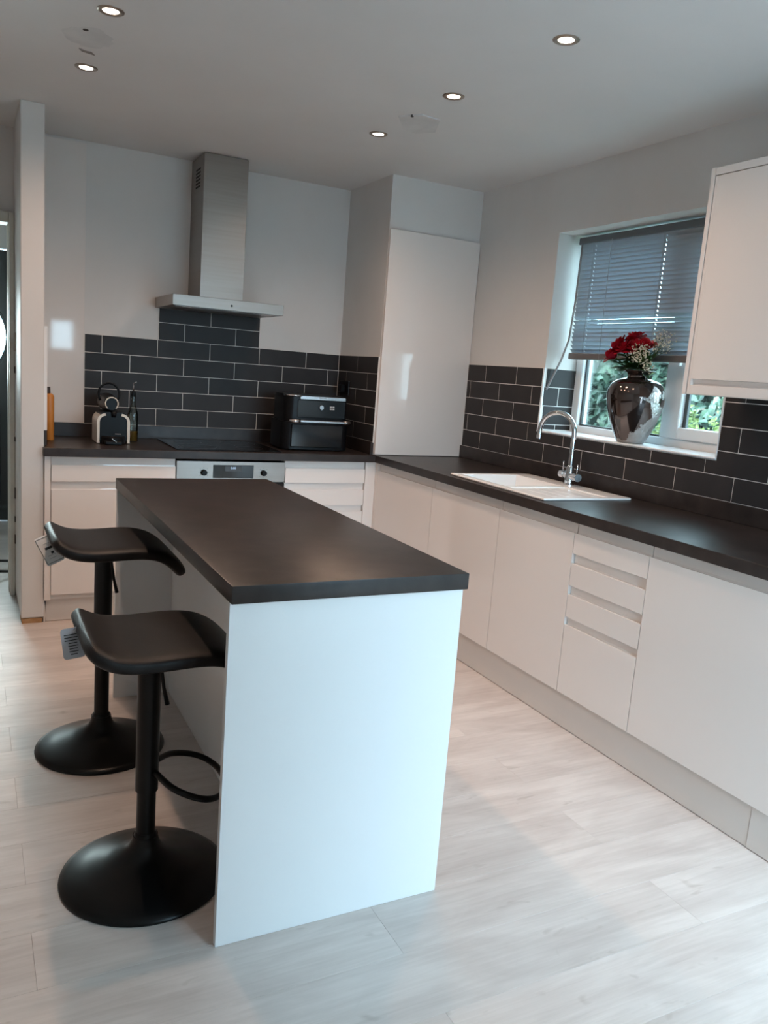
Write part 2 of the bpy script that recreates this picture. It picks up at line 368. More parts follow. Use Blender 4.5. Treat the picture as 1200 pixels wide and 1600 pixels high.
# inner door frame (kitchen side)
fr = thing('trim_1', 'old pale door frame at the hall doorway', None, (-2.9, 0.0, 0), kind='structure')
box('jamb', DX1 - 0.002, -2.4875, -0.045, 0.03, 0.0, DZ + 0.05, M_frame, fr, 0.004)
box('jamb', DX0 - 0.05, DX0 + 0.004, -0.045, 0.03, 0.0, DZ + 0.05, M_frame, fr, 0.004)
box('head', DX0 + 0.004, DX1 - 0.002, -0.045, 0.03, DZ - 0.004, DZ + 0.05, M_frame, fr, 0.004)
box('lining', DX1 - 0.006, DX1, 0.03, 0.12, 0.0, DZ, M_frame, fr, 0.002)
box('strike_plate', -2.494, -2.4865, -0.115, -0.048, 1.335, 1.43, M_nickel, fr, 0.001)
for zz in (0.30, 0.42, 0.55, 0.86, 1.22): box('plaster_chip', -2.492, -2.4865, -0.075, -0.048, zz, zz + random.uniform(.02, .06), M_hole, fr, 0.002)
# front door with a round window
fd = thing('door_1', 'dark grey front door with a large oval window at the hall end', None, (-2.81, 2.1, 0), kind='structure')
b = bmesh.new(); n = 40; cx, cz, rx, rz = -2.765, 1.415, 0.325, 0.33
outer = []
for kk in range(n):
    a = 2 * PI * kk / n; ca, sa = math.cos(a), math.sin(a)
    s = min((0.405 if ca > 0 else 0.405) / abs(ca) if abs(ca) > 1e-6 else 9, ((2.05 - cz) if sa > 0 else (cz - 0.005)) / abs(sa) if abs(sa) > 1e-6 else 9)
    outer.append((-2.81 + (cx + 2.81) * 0 + s * ca, cz + s * sa))
for cn in ((-3.215, 0.005), (-2.405, 0.005), (-2.405, 2.05), (-3.215, 2.05)):     # square the corners of the leaf
    outer[min(range(n), key=lambda q: (outer[q][0] - cn[0]) ** 2 + (outer[q][1] - cn[1]) ** 2)] = cn
V0 = [[b.verts.new((p[0], yy, p[1])) for p in outer] for yy in (2.08, 2.125)]
V1 = [[b.verts.new((cx + rx * math.cos(2 * PI * kk / n), yy, cz + rz * math.sin(2 * PI * kk / n))) for kk in range(n)] for yy in (2.08, 2.125)]
for kk in range(n):
    k2 = (kk + 1) % n
    b.faces.new((V0[0][kk], V0[0][k2], V1[0][k2], V1[0][kk])); b.faces.new((V0[1][kk], V1[1][kk], V1[1][k2], V0[1][k2]))
    b.faces.new((V1[0][kk], V1[0][k2], V1[1][k2], V1[1][kk])); b.faces.new((V0[0][kk], V0[1][kk], V0[1][k2], V0[0][k2]))
finish('leaf', b, M_doorgrey, fd)
finish('glazing_bead', bm_tube([(cx + rx * math.cos(2 * PI * kk / 40), 2.078, cz + rz * math.sin(2 * PI * kk / 40)) for kk in range(41)], 0.012, 8, False), M_doorgrey, fd, smooth=True)
finish('oval_pane', bm_lathe([(0, 0.0), (rx + .004, 0.0), (rx + .004, 0.008), (0, 0.008)], (cx, 2.10, cz), 40, 'Y'), M_glass, fd)
for px0, px1, pz0, pz1 in ((-3.13, -2.86, 0.15, 0.85), (-2.76, -2.49, 0.15, 0.85)): box('raised_panel', px0, px1, 2.068, 2.082, pz0, pz1, M_doorgrey, fd, 0.006)
box('letter_plate', -2.90, -2.64, 2.07, 2.082, 0.93, 1.0, M_silver, fd, 0.004)
# hall cables
for i, (y, z) in enumerate(((0.30, .02), (0.52, .03))):
    pts = [(-3.3 + 0.1 * k_, y + 0.09 * math.sin(k_ * .9 + i), z + .008 + 0.02 * (1 + math.sin(k_ * 1.3 + i))) for k_ in range(9)]
    o = finish('cable', bm_tube(pts, 0.008, 8), M_red, None, (-2.9, y, 0), smooth=True)
    setp(o, ('black cable on the hall floor just behind the doorway', 'black cable further back on the hall floor')[i], 'cable', 'cables on the hall floor')

# ------------------------------------------------------------------ ceiling filler patches
b = bmesh.new(); n = 26
c0 = b.verts.new((-2.315, -1.53, CEIL - 0.004)); rg = []
for kk in range(n):
    a = 2 * PI * kk / n; r = 0.085 * random.uniform(.85, 1.12); rg.append(b.verts.new((-2.315 + r * math.cos(a), -1.53 + 1.15 * r * math.sin(a), CEIL - 0.0006)))
for kk in range(n): b.faces.new((c0, rg[kk], rg[(kk + 1) % n]))
finish('filled_round_patch', b, M_patch, ceiling)
finish('drill_hole', bm_lathe([(0, -.0022), (.010, -.0022), (.010, 0), (0, 0)], (-2.335, -1.60, CEIL), 10), M_hole, ceiling)
finish('broken_plaster', bm_prism([(-2.335, -1.402), (-2.31, -1.388), (-2.290, -1.390), (-2.275, -1.365), (-2.30, -1.372), (-2.322, -1.378)], 'Z', CEIL - 0.003, CEIL), flat('bare_plaster', (0.26, 0.23, 0.21), 0.9), ceiling)
b = bm_prism([(-1.062, -1.50), (-0.994, -1.586), (-0.900, -1.575), (-0.830, -1.415), (-0.885, -1.338), (-0.965, -1.36)], 'Z', CEIL - 0.006, CEIL)
finish('filled_square_patch', b, M_patch, ceiling)
finish('drill_hole', bm_lathe([(0, -.0075), (.007, -.0075), (.007, 0), (0, 0)], (-1.02, -1.545, CEIL), 10), M_hole, ceiling)

# ------------------------------------------------------------------ tiles
tile_cache = {}
def tile(parent, face, u0, u1, z0, z1):
    """face 'B': on y=0 facing -Y, u is x; 'S': on x=-BOXW facing -X, u is y; 'R': on x=0 facing -X; 'V': reveal facing -Y at y=WY1, u is x"""
    g = 0.0016; w = (u1 - u0) - 2 * g; h = (z1 - z0) - 2 * g
    if w < 0.006 or h < 0.006: return
    nx = face in 'SR'
    key = (nx, round(w, 3), round(h, 3))
    if key not in tile_cache:
        bb = bm_box(-0.0045, 0.0045, -w / 2, w / 2, -h / 2, h / 2, 0.0012) if nx else bm_box(-w / 2, w / 2, -0.0045, 0.0045, -h / 2, h / 2, 0.0012)
        me = bpy.data.meshes.new('tile'); bb.to_mesh(me); bb.free(); me.materials.append(M_tile); tile_cache[key] = me
    o = bpy.data.objects.new('tile', tile_cache[key]); COL.objects.link(o); o.parent = parent
    u = (u0 + u1) / 2; z = (z0 + z1) / 2; j = random.uniform(-.0003, .0003)
    p = {'B': (u, -0.0045 + j, z), 'S': (-BOXW - 0.0045 + j, u, z), 'R': (-0.0045 + j, u, z), 'V': (u, WY1 - 0.0045 + j, z)}[face]
    o.location = Vector(p) - Vector(parent.location)
def course(parent, face, ua, ub, off, z0, z1):
    """one course from ua to ub, joints at off + n*TT"""
    js = sorted([off + n_ * TT for n_ in range(-20, 20) if ua + 0.004 < off + n_ * TT < ub - 0.004])
    ed = [ua] + js + [ub]
    for a, c in zip(ed, ed[1:]): tile(parent, face, a, c, z0, z1)
XJ = -2.0463; XTL = -2.137; HX0, HX1 = -1.7395, -1.142
for r in range(5): course(wall_back, 'B', XTL, -BOXW - 0.009, XJ if r % 2 == 0 else XJ + TT / 2, ZU + r * TP, ZU + (r + 1) * TP)
for r, zt in ((5, ZU + 6 * TP), (6, 1.640)): course(wall_back, 'B', HX0, HX1, XJ if r % 2 == 0 else XJ + TT / 2, ZU + r * TP, zt)
box('grout', XTL - .001, -BOXW, -0.0078, 0.0, ZU - .004, TZ + .001, M_grout, wall_back)
box('grout', HX0 - .001, HX1 + .001, -0.0078, 0.0, TZ + .001, 1.641, M_grout, wall_back)
for r in range(5): course(wall_corner, 'S', -BOXD, -0.009, -0.2854 if r % 2 == 0 else -0.2854 + TT / 2, ZU + r * TP, ZU + (r + 1) * TP)
box('grout', -BOXW - 0.0078, -BOXW, -BOXD - .001, 0, ZU - .004, TZ + .001, M_grout, wall_corner)
YJ = -0.7789; YEND = -3.39
for r in range(5):
    off = YJ if r % 2 == 0 else YJ + TT / 2
    z0, z1 = ZU + r * TP, ZU + (r + 1) * TP
    if z1 <= WZ1 - 0.02: course(wall_right, 'R', YEND, -BOXD - 0.022, off, z0, z1)
    else:
        if z0 < WZ1 - 0.01:                                  # the course cut round the sill: full tiles, low tiles and two notched ones
            js = [YEND] + sorted(off + n_ * TT for n_ in range(-20, 20) if YEND + .004 < off + n_ * TT < -BOXD - .026) + [-BOXD - 0.022]
            zs_ = WZ1 - 0.002; g = 0.0016
            for ya, yb in zip(js, js[1:]):
                if yb <= WY2 or ya >= WY1: tile(wall_right, 'R', ya, yb, z0, z1)
                elif ya >= WY2 and yb <= WY1: tile(wall_right, 'R', ya, yb, z0, zs_)
                else:
                    A_, B_, C_, D_ = ya + g, yb - g, z0 + g, z1 - g
                    if ya < WY2: poly = [(A_, C_), (B_, C_), (B_, zs_ - g), (WY2 - g, zs_ - g), (WY2 - g, D_), (A_, D_)]
                    else: poly = [(A_, C_), (B_, C_), (B_, D_), (WY1 + g, D_), (WY1 + g, zs_ - g), (A_, zs_ - g)]
                    finish('tile', bm_prism(poly, 'X', -0.009, 0.0), M_tile, wall_right)
        else:
            course(wall_right, 'R', WY1, -BOXD - 0.022, off, z0, z1); course(wall_right, 'R', YEND, WY2, off, z0, z1)
for ya, yb, za, zb in ((WY1, -BOXD - .02, ZU - .004, TZ + .001), (YEND, WY2, ZU - .004, TZ + .001), (WY2, WY1, ZU - .004, WZ1 - .0015)):
    box('grout', -0.0078, 0.0, ya, yb, za, zb, M_grout, wall_right)
for r in range(1, 5):                                        # the tiles turn into the window reveal
    z0, z1 = max(ZU + r * TP, WZ1 + .012), ZU + (r + 1) * TP
    course(wall_right, 'V', 0.001, 0.205, 0.001 + (0.10 if r % 2 else 0.31), z0, z1)
box('grout', 0.0, 0.205, WY1 - 0.0078, WY1, WZ1 + .010, TZ + .001, M_grout, wall_right)
box('tile_trim', -0.012, -0.001, WY1 - 0.012, WY1 - 0.001, WZ1, TZ + .002, M_upvc, wall_right, 0.001)
box('tile_trim', -0.011, 0.0005, WY2 + 0.001, WY2 + 0.008, WZ1, TZ, M_upvc, wall_right, 0.001)

# glossy panel on the back wall, left of the tiles
o = box('gloss_wall_panel', -2.382, XTL - 0.002, -0.008, -0.0002, ZU + 0.001, CEIL - 0.012, M_gloss, bev=0.001)
setp(o, 'tall glossy white wall panel left of the dark tiles', 'wall panel')
o = box('side_splash_panel', -2.3835, -2.366, -0.505, -0.009, ZU + 0.001, 1.468, M_panel, bev=0.001)
setp(o, 'thin white splashback panel on the narrow wall end at the left worktop end', 'wall panel')

# ------------------------------------------------------------------ window
SX = 0.205                                                   # room side of the frame
sill = box('window_sill', -0.016, SX + .0, WY2 + 0.001, WY1 - 0.001, WZ1 - 0.0, WZ1 + 0.0095, M_sill, bev=0.003); setp(sill, 'white window sill under the blind', 'window sill')
win = thing('window_1', 'white plastic window with garden behind', None, (SX + .03, -1.9, WZ1), kind='structure')
FZ0 = WZ1 + 0.0005
box('frame_bottom', SX, SX + .07, WY2, WY1, FZ0, FZ0 + .045, M_upvc, win, 0.004)
box('frame_top', SX, SX + .07, WY2, WY1, WZ2 - .05, WZ2, M_upvc, win, 0.004)
box('frame_left', SX, SX + .07, WY1 - .055, WY1, FZ0 + .045, WZ2 - .05, M_upvc, win, 0.004)
box('frame_right', SX, SX + .07, WY2, WY2 + .055, FZ0 + .045, WZ2 - .05, M_upvc, win, 0.004)
box('mullion', SX, SX + .07, -2.035, -1.965, FZ0 + .045, WZ2 - .05, M_upvc, win, 0.004)
box('glazing_seal', SX + .022, SX + .036, -1.965 , WY1 - .055, FZ0 + .045, FZ0 + .053, M_doorgrey, win)
box('glazing_seal', SX + .022, SX + .036, WY1 - .065, WY1 - .055, FZ0 + .05, WZ2 - .05, M_doorgrey, win)
finish('pane', bm_box(SX + .028, SX + .034, -1.966, WY1 - .054, FZ0 + .044, WZ2 - .049), M_glass, win)
cas = box('casement', SX - .012, SX + .05, -2.085, -2.037, FZ0 + .047, WZ2 - .052, M_upvc, win, 0.004)
for a in ((-2.441, -2.395, FZ0 + .047, WZ2 - .052), (-2.395, -2.085, FZ0 + .047, FZ0 + .10), (-2.395, -2.085, WZ2 - .10, WZ2 - .052)):
    box('casement_bar', SX - .012, SX + .05, a[0], a[1], a[2], a[3], M_upvc, cas, 0.004)
box('casement_seal', SX + .016, SX + .03, -2.105, -2.085, FZ0 + .10, WZ2 - .10, M_doorgrey, cas)
finish('casement_pane', bm_box(SX + .02, SX + .026, -2.396, -2.084, FZ0 + .099, WZ2 - .099), M_glass, cas)
box('handle', SX - .035, SX - .012, -2.068, -2.05, 1.50, 1.60, M_upvc, cas, 0.004)

# ------------------------------------------------------------------ venetian blind
BX = 0.125; BY0, BY1 = -2.455, -1.352
bl = thing('venetian_blind', 'grey venetian blind lowered halfway over the window', 'blind', (BX, (BY0 + BY1) / 2, 1.51))
box('headrail', BX - .022, BX + .022, BY0, BY1, 2.092, 2.126, flat('blind_headrail', (0.13, 0.15, 0.17), 0.35), bl, 0.003)
box('bottom_rail', BX - .017, BX + .017, BY0 + .006, BY1 - .006, 1.513, 1.545, M_rail, bl, 0.004)
SLW = 0.0265; CY = (-1.462, -1.935, -2.36)
# one slat: slightly crowned strip with a cord hole at every ladder
b = bmesh.new()
ycuts = [BY0 + .004]
for c in sorted(CY): ycuts += [c - .0028, c + .0028]
ycuts.append(BY1 - .004)
ws = [-SLW / 2, -0.0045, 0.0045, SLW / 2]
def crown(w): return 0.0022 * (1 - (2 * w / SLW) ** 2)
gv = [[[b.verts.new((w, y - (BY0 + BY1) / 2, crown(w) + t)) for w in ws] for y in ycuts] for t in (0, .0006)]
for i in range(len(ycuts) - 1):
    for j in range(3):
        if j == 1 and i % 2 == 1: continue
        b.faces.new((gv[0][i][j], gv[0][i + 1][j], gv[0][i + 1][j + 1], gv[0][i][j + 1]))
        b.faces.new((gv[1][i][j], gv[1][i][j + 1], gv[1][i + 1][j + 1], gv[1][i + 1][j]))
slat_me = bpy.data.meshes.new('slat'); b.to_mesh(slat_me); b.free(); slat_me.materials.append(M_slat)
NS = 26; zs0, zs1 = 2.080, 1.556
for i in range(NS):
    o = link('slat', slat_me, None, bl)
    tilt = 66 + random.uniform(-1.2, 1.2); rx_ = random.uniform(-.0007, .0007)
    if i in (17, 18): tilt = 38; rx_ = (.0016, -.0012)[i - 17]
    if i in (19, 20, 23, 24, 25): tilt = 45
    o.location = (0, 0, zs0 + (zs1 - zs0) * i / (NS - 1) - 1.51)
    o.rotation_euler = (rx_, math.radians(tilt), 0)
for c in CY:
    for dx in (-.0135, .0135): finish('ladder_cord', bm_tube([(BX + dx, c, 2.10), (BX + dx, c, 1.535)], 0.0008, 5), M_cord, bl)
finish('tilt_wand', bm_tube([(BX - .026, -1.385, 2.09), (BX - .028, -1.388, 2.04), (BX - .030, -1.385, 1.80), (BX - .036, -1.375, 1.61), (BX - .062, -1.36, 1.50), (BX - .115, -1.332, 1.345)], [.0045, .005, .005, .005, .0055, .0055], 8), M_cord, bl, smooth=True)
finish('pull_cord', bm_tube([(BX - .024, -1.60, 2.10), (BX - .022, -1.60, 1.75), (BX - .022, -1.602, 1.47)], .0012, 6), M_cord, bl)

# ------------------------------------------------------------------ garden
blocker_ = box('sky_blocker', -1.45, 1.6, -6.30, -6.22, -0.1, 2.6, M_doorgrey); setp(blocker_, 'added unseen screen blocking the sky outside the rear doorway', None, None, 'structure')  # added out of view to keep bright sky from entering the rear doorway
ground = box('garden_ground', 0.32, 7.0, -7, 6, -0.2, -0.1, M_grass); setp(ground, 'green garden ground outside the window', None, None, 'structure')
def leaf_cloud(name, n, fn, smin, smax, mat, parent, tri=False):
    vsx, fs = [], []
    for _ in range(n):
        p, nrm = fn(); s = random.uniform(smin, smax)
        q = Vector((nrm.x + random.uniform(-.7, .7), nrm.y + random.uniform(-.7, .7), nrm.z + random.uniform(-.5, .7))).normalized()
        u = q.orthogonal().normalized(); u = (Matrix.Rotation(random.uniform(0, 2 * PI), 3, q) @ u); v = q.cross(u)
        i = len(vsx); fold = q * s * 0.18
        vsx += [p - u * s, p - v * s * .55 + fold - u * s * .2, p + u * s, p + v * s * .55 + fold - u * s * .2]
        fs += [(i, i + 1, i + 2), (i, i + 2, i + 3)]
    me = bpy.data.meshes.new(name); o0 = ORG[parent.name]; me.from_pydata([tuple(a - o0) for a in vsx], [], fs)
    o = link(name, me, mat, parent); o['kind'] = 'stuff'; return o
hedge = thing('ivy_hedge', 'tall leafy green hedge outside the window', 'hedge', (2.3, 0, -0.1))
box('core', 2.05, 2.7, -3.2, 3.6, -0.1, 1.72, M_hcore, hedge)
def hf():
    y = random.uniform(-3.2, 3.6); z = random.uniform(-.1, 1.82)
    x = 1.98 + 0.14 * math.sin(y * 3.1 + z * 2.2) * math.sin(z * 4.1 + 1.0) + random.uniform(-.1, .1)
    return Vector((x, y, z)), Vector((-1, -.25, .35))
leaf_cloud('foliage', 13000, hf, 0.028, 0.062, M_ivy, hedge)
shrub = thing('garden_shrub', 'bright yellow-green shrub in front of the hedge', 'shrub', (1.25, -1.25, -0.1))
stems = []
bsx = bmesh.new()
for i in range(26):
    a = random.uniform(0, 2 * PI); r = random.uniform(0, .42); top = Vector((1.25 + r * math.cos(a), -1.22 + 1.25 * r * math.sin(a), random.uniform(.98, 1.20) - .10 * r))
    if i < 3: top = Vector((1.2 + .05 * i, -1.08 - .13 * i, 1.30 - .03 * i))
    base = Vector((1.25 + .3 * r * math.cos(a), -1.25 + .3 * r * math.sin(a), -.1)); stems.append((base, top)); bm_tube([base, base.lerp(top, .5) + Vector((0, 0, .05)), top], [.008, .006, .003], 5, True, bsx)
finish('stem', bsx, M_stem, shrub)
def sf():
    bse, tp = random.choice(stems); t = random.uniform(.35, 1.02); p = bse.lerp(tp, t); d = 0.075 * (1.15 - t) + .02
    return p + Vector((random.uniform(-d, d), random.uniform(-d, d), random.uniform(-.03, .03))), Vector((-.6, -.5, .7))
leaf_cloud('foliage', 4200, sf, 0.012, 0.026, M_yleaf, shrub)

# ------------------------------------------------------------------ tall gloss panel in front of the boxed corner
o = box('tall_cupboard_door', -BOXW + 0.001, -0.003, -BOXD - 0.0205, -BOXD - 0.0005, H + 0.003, 2.163, M_gloss, bev=0.0012)
setp(o, 'tall glossy white cupboard door standing on the worktop in the corner', 'cupboard door')

# ------------------------------------------------------------------ worktops, upstands
SKX0, SKX1, SKY0, SKY1 = -0.566, -0.078, -2.130, -1.378
us = [-2.390, -WF, -BOXW - .0005, SKX0 + .02, SKX1 - .02, -0.001]; vsy = [YEND, SKY0 + .02, SKY1 - .02, -WF, -BOXD - .0005, -0.001]
wt = finish('worktop', bm_grid_slab(us, vsy, H - TH, H, [(0, 0), (0, 1), (0, 2), (3, 1), (2, 4), (3, 4), (4, 4)], 'Z'), M_wtop, None, (-0.9, -0.6, H - TH))
bv = wt.modifiers.new('bevel', 'BEVEL'); bv.width = 0.003; bv.segments = 2; bv.limit_method = 'ANGLE'
setp(wt, 'dark grey laminate worktop running round the corner under the window', 'worktop')
for nm, a, lab in (('worktop_upstand', (-2.366, -BOXW - .0, -0.020, -0.0002), 'dark upstand under the tiles behind the hob'),
                   ('worktop_upstand', (-BOXW - .020, -BOXW - .0002, -BOXD, -0.021), 'short dark upstand on the side of the boxed corner'),
                   ('worktop_upstand', (-0.020, -0.0002, YEND, -BOXD - .021), 'long dark upstand behind the sink'),
                   ('worktop_upstand', (-2.3838, -2.366, -0.505, -0.021), 'short dark upstand at the left end of the worktop')):
    o = box(nm, a[0], a[1], a[2], a[3], H + .0005, ZU, M_wtop, bev=0.0015); setp(o, lab, 'upstand', 'worktop upstands')

# ------------------------------------------------------------------ base units
def j_profile(z0, zf, z1, t=0.020):
    """(depth outwards from the carcass, z): flat face, then the finger scoop of a handleless front"""
    return [(0, z0), (t - .001, z0), (t, z0 + .001), (t, zf - .001), (t - .001, zf), (t - .004, zf), (t - .0095, zf - .006), (t - .0135, zf - .004), (t - .0150, zf + .004), (t - .0150, z1), (0, z1)]
def front(name, run, a, c, z0, zf, z1, parent):
    """run 'R': fronts face -X, carcass front at x=-0.565, a..c is y; 'B': fronts face -Y, a..c is x"""
    pr = j_profile(z0, zf, z1)
    if run == 'R': bb = bm_prism([(-0.565 - d, z) for d, z in pr], 'Y', a, c)
    else: bb = bm_prism([(-0.560 - d, z) for d, z in pr], 'X', a, c)
    return finish(name, bb, M_gloss, parent)
DZ0 = 0.148; DZF = 0.806; DZ1 = H - TH - 0.001
LV = ((0.7235, 0.806, DZ1), (0.5935, 0.684, 0.7215), (0.4635, 0.557, 0.5915), (DZ0, 0.432, 0.4615))
def base_unit(run, a, c, kind, name, label, group=None):
    lo, hi = min(a, c), max(a, c); mid = (lo + hi) / 2
    t = thing(name, label, 'cupboard' if kind == 'door' else 'drawer unit' if kind == 'drawers' else 'cupboard', ((-0.3, mid, 0.12) if run == 'R' else (mid, -0.3, 0.12)), group)
    if run == 'R':
        zb_ = 0.69 if hi > -1.9 and lo < -1.4 else DZ1     # the sink bowl hangs into this one
        box('body', -0.5645, -0.025, lo, hi, 0.12, zb_, M_carc, t)
        if zb_ < DZ1: box('top_rail', -0.5645, -0.5475, lo, hi, zb_, DZ1, M_carc, t)
    else: box('body', lo, hi, -0.5595, -0.025, 0.12, DZ1, M_carc, t)
    g = 0.0016
    if kind == 'door': front('door', run, lo + g, hi - g, DZ0, DZF, DZ1, t)
    elif kind == 'drawers':
        for z0, zf, z1 in LV: front('drawer', run, lo + g, hi - g, z0, zf, z1, t)
    elif kind == 'both':
        front('drawer', run, lo + g, hi - g, *LV[0], t); front('door', run, lo + g, hi - g, DZ0, 0.684, 0.7215, t)
    for q in (lo + .07, hi - .07):                         # adjustable feet behind the plinth
        p = (-.45, q) if run == 'R' else (q, -.45)
        finish('leg', bm_lathe([(0, 0), (.02, 0), (.015, .02), (.015, .12), (0, .12)], (p[0], p[1], 0.0), 10), M_black, t)
    return t
base_unit('R', -1.253, -0.612, 'door', 'base_cupboard', 'white gloss base cupboard in the corner next to the drawers by the oven', 'base cupboards under the window worktop')
base_unit('R', -1.855, -1.253, 'door', 'base_cupboard', 'white gloss base cupboard under the sink bowl', 'base cupboards under the window worktop')
base_unit('R', -2.366, -1.855, 'door', 'base_cupboard', 'white gloss base cupboard left of the drawers under the sink drainer', 'base cupboards under the window worktop')
base_unit('R', -2.767, -2.366, 'drawers', 'drawer_unit', 'narrow white four-drawer unit right of the sink', None)
base_unit('R', -3.367, -2.767, 'door', 'base_cupboard', 'wide white door under the worktop at the right edge', 'base cupboards under the window worktop')
base_unit('B', -2.353, -1.748, 'both', 'base_cupboard', 'white cupboard with one drawer under the coffee machine', None)
base_unit('B', -1.144, -0.650, 'drawers', 'drawer_unit', 'white drawer unit between the oven and the corner', None)
o = box('corner_filler', -0.648, -0.567, -0.580, -0.545, 0.12, DZ1, M_gloss, bev=0.001); setp(o, 'narrow white filler strip in the inner corner of the units', 'filler panel')
o = box('corner_filler', -0.585, -0.55, -0.610, -0.5815, 0.12, DZ1, M_gloss, bev=0.001); setp(o, 'slim white filler post beside the corner cupboard', 'filler panel')
o = box('end_filler', -2.3825, -2.3545, -0.578, -0.03, 0.12, DZ1, M_gloss, bev=0.001); setp(o, 'narrow white filler strip between the wall end and the left cupboard', 'filler panel')
# plinths
o = box('plinth', -0.566, -0.550, -3.295, -0.580, 0.0025, 0.139, M_plinth, bev=0.001); setp(o, 'long white plinth board under the window-side units', 'plinth')
o = box('plinth', -0.568, -0.552, -3.39, -3.2962, 0.0025, 0.139, M_plinth, bev=0.001); setp(o, 'short end piece of the white plinth at the right edge', 'plinth')
o = box('plinth', -2.372, -0.5665, -0.545, -0.529, 0.0025, 0.139, M_plinth, bev=0.001); setp(o, 'white plinth board under the oven-side units', 'plinth')

# ------------------------------------------------------------------ oven and hob
ov = thing('built_in_oven', 'stainless steel built-in oven under the hob', 'oven', (-1.446, -0.3, 0.12))
OX0, OX1 = -1.7465, -1.1455
box('body', OX0, OX1, -0.562, -0.03, 0.12, 0.838, M_black, ov)
pn = box('control_panel', OX0 + .001, OX1 - .001, -0.583, -0.562, 0.728, 0.838, M_steel, ov, 0.0012)
for x in (-1.602, -1.272):
    kn = finish('knob', bm_lathe([(0, -.024), (.013, -.024), (.0155, -.020), (.0165, 0), (0, 0)], (x, -0.583, 0.778), 24, 'Y'), M_black, ov, smooth=True, angle=0.7)
    for q in range(8):
        a = q * PI / 4; b = bm_box(-.0012, .0012, -.0006, .0, -.0012, .0012); bmesh.ops.translate(b, verts=b.verts, vec=(x + .027 * math.cos(a), -0.583, 0.778 + .027 * math.sin(a))); finish('dial_mark', b, M_ink, pn)
box('display_window', -1.552, -1.328, -0.5845, -0.582, 0.748, 0.819, M_blackgl, ov, 0.001)
box('lit_display', -1.487, -1.394, -0.5852, -0.5842, 0.786, 0.813, M_dispbg, ov)
text_part('display_digits', '0:00', 0.017, (-1.442, -0.5856, 0.8025), FACE_NY, M_disp, ov)
box('oven_door', OX0 + .001, OX1 - .001, -0.583, -0.562, 0.150, 0.722, M_blackgl, ov, 0.002)
hb_ = finish('door_handle', bm_tube([(OX0 + .05, -0.625, 0.675), (OX1 - .05, -0.625, 0.675)], 0.009, 12), M_steel, ov, smooth=True)
for x in (OX0 + .08, OX1 - .08): finish('handle_post', bm_tube([(x, -0.584, .675), (x, -0.625, .675)], .006, 8), M_steel, hb_)
hob = thing('induction_hob', 'black glass induction hob set in the worktop', 'hob', (-1.455, -0.31, H))
box('glass_top', -1.745, -1.165, -0.565, -0.065, H + .0006, H + .006, M_blackgl, hob, 0.002)
for (x, y, r) in ((-1.6, -.43, .10), (-1.6, -.2, .075), (-1.31, -.43, .075), (-1.31, -.2, .10)):
    finish('cooking_zone_ring', bm_lathe([(r, H + .0061), (r + .002, H + .0061), (r + .002, H + .0064), (r, H + .0064), (r, H + .0061)], (x, y, 0), 32), flat('hob_print', (0.05, 0.05, 0.05), 0.4), hob)

# ------------------------------------------------------------------ hood
hd = thing('cooker_hood', 'stainless steel chimney cooker hood on the back wall', 'cooker hood', (-1.458, -0.2, 1.635))
b = bm_box(-1.762, -1.156, -0.450, -0.0002, 1.6345, 1.6905, 0.0015); finish('canopy', b, M_steel, hd)
box('filter_panel', -1.745, -1.173, -0.432, -0.015, 1.6325, 1.6350, M_steel_d, hd)
for i in range(2): box('grease_filter', -1.735 + i * .285, -1.458 + i * .285, -0.36, -0.05, 1.6300, 1.6326, M_steel_d, hd, .001)
for x in (-1.68, -1.236): finish('hood_lamp', bm_lathe([(0, -.002), (.025, -.002), (.03, 0), (0, 0)], (x, -.395, 1.6324), 16), M_ceramic, hd)
ch = box('chimney', -1.578, -1.335, -0.272, -0.0002, 1.6905, CEIL - .006, M_steel, hd, 0.0015)
box('upper_sleeve', -1.5735, -1.3395, -0.2675, -0.002, 2.0, CEIL - .003, M_steel, hd)
for i in range(6): box('vent_slot', -1.5788, -1.5765, -0.20, -0.10, 2.285 + i * .018, 2.295 + i * .018, M_hole, ch)
b = bm_lathe([(0, -.0015), (.0055, -.0015), (.006, 0), (0, 0)], (-1.449, -0.450, 1.6590), 14, 'Y'); finish('power_button', b, M_black, hd)
for i in range(5): box('brand_mark', -1.433 + i * .0062, -1.4285 + i * .0062, -0.4506, -0.4498, 1.6545, 1.6600, M_steel_d, hd)

# ------------------------------------------------------------------ wall cupboard (right)
uc = thing('wall_cupboard', 'white wall cupboard right of the window', 'cupboard', (-0.16, -2.87, 1.376))
box('end_panel', -0.332, -0.0005, -2.590, -2.5715, 1.3765, 2.176, M_gloss, uc, 0.001)
box('body', -0.311, -0.0005, -3.190, -2.5905, 1.3765, 2.15, M_carc, uc)
box('top_rail', -0.332, -0.30, -3.19, -2.5905, 2.1505, 2.176, M_gloss, uc, 0.001)
pr = [(0, 1.378), (.0195, 1.378), (.0205, 1.379), (.0205, 1.411), (.0195, 1.412), (.0165, 1.412), (.010, 1.408), (.006, 1.411), (.005, 1.420), (.010, 1.432), (.0195, 1.434), (.0205, 1.435), (.0205, 2.147), (0, 2.147)]
finish('door', bm_prism([(-0.3112 - d, z) for d, z in pr], 'Y', -3.188, -2.607), M_gloss, uc)
box('door_stile', -0.3317, -0.3112, -2.6069, -2.5935, 1.378, 2.147, M_gloss, uc, 0.001)

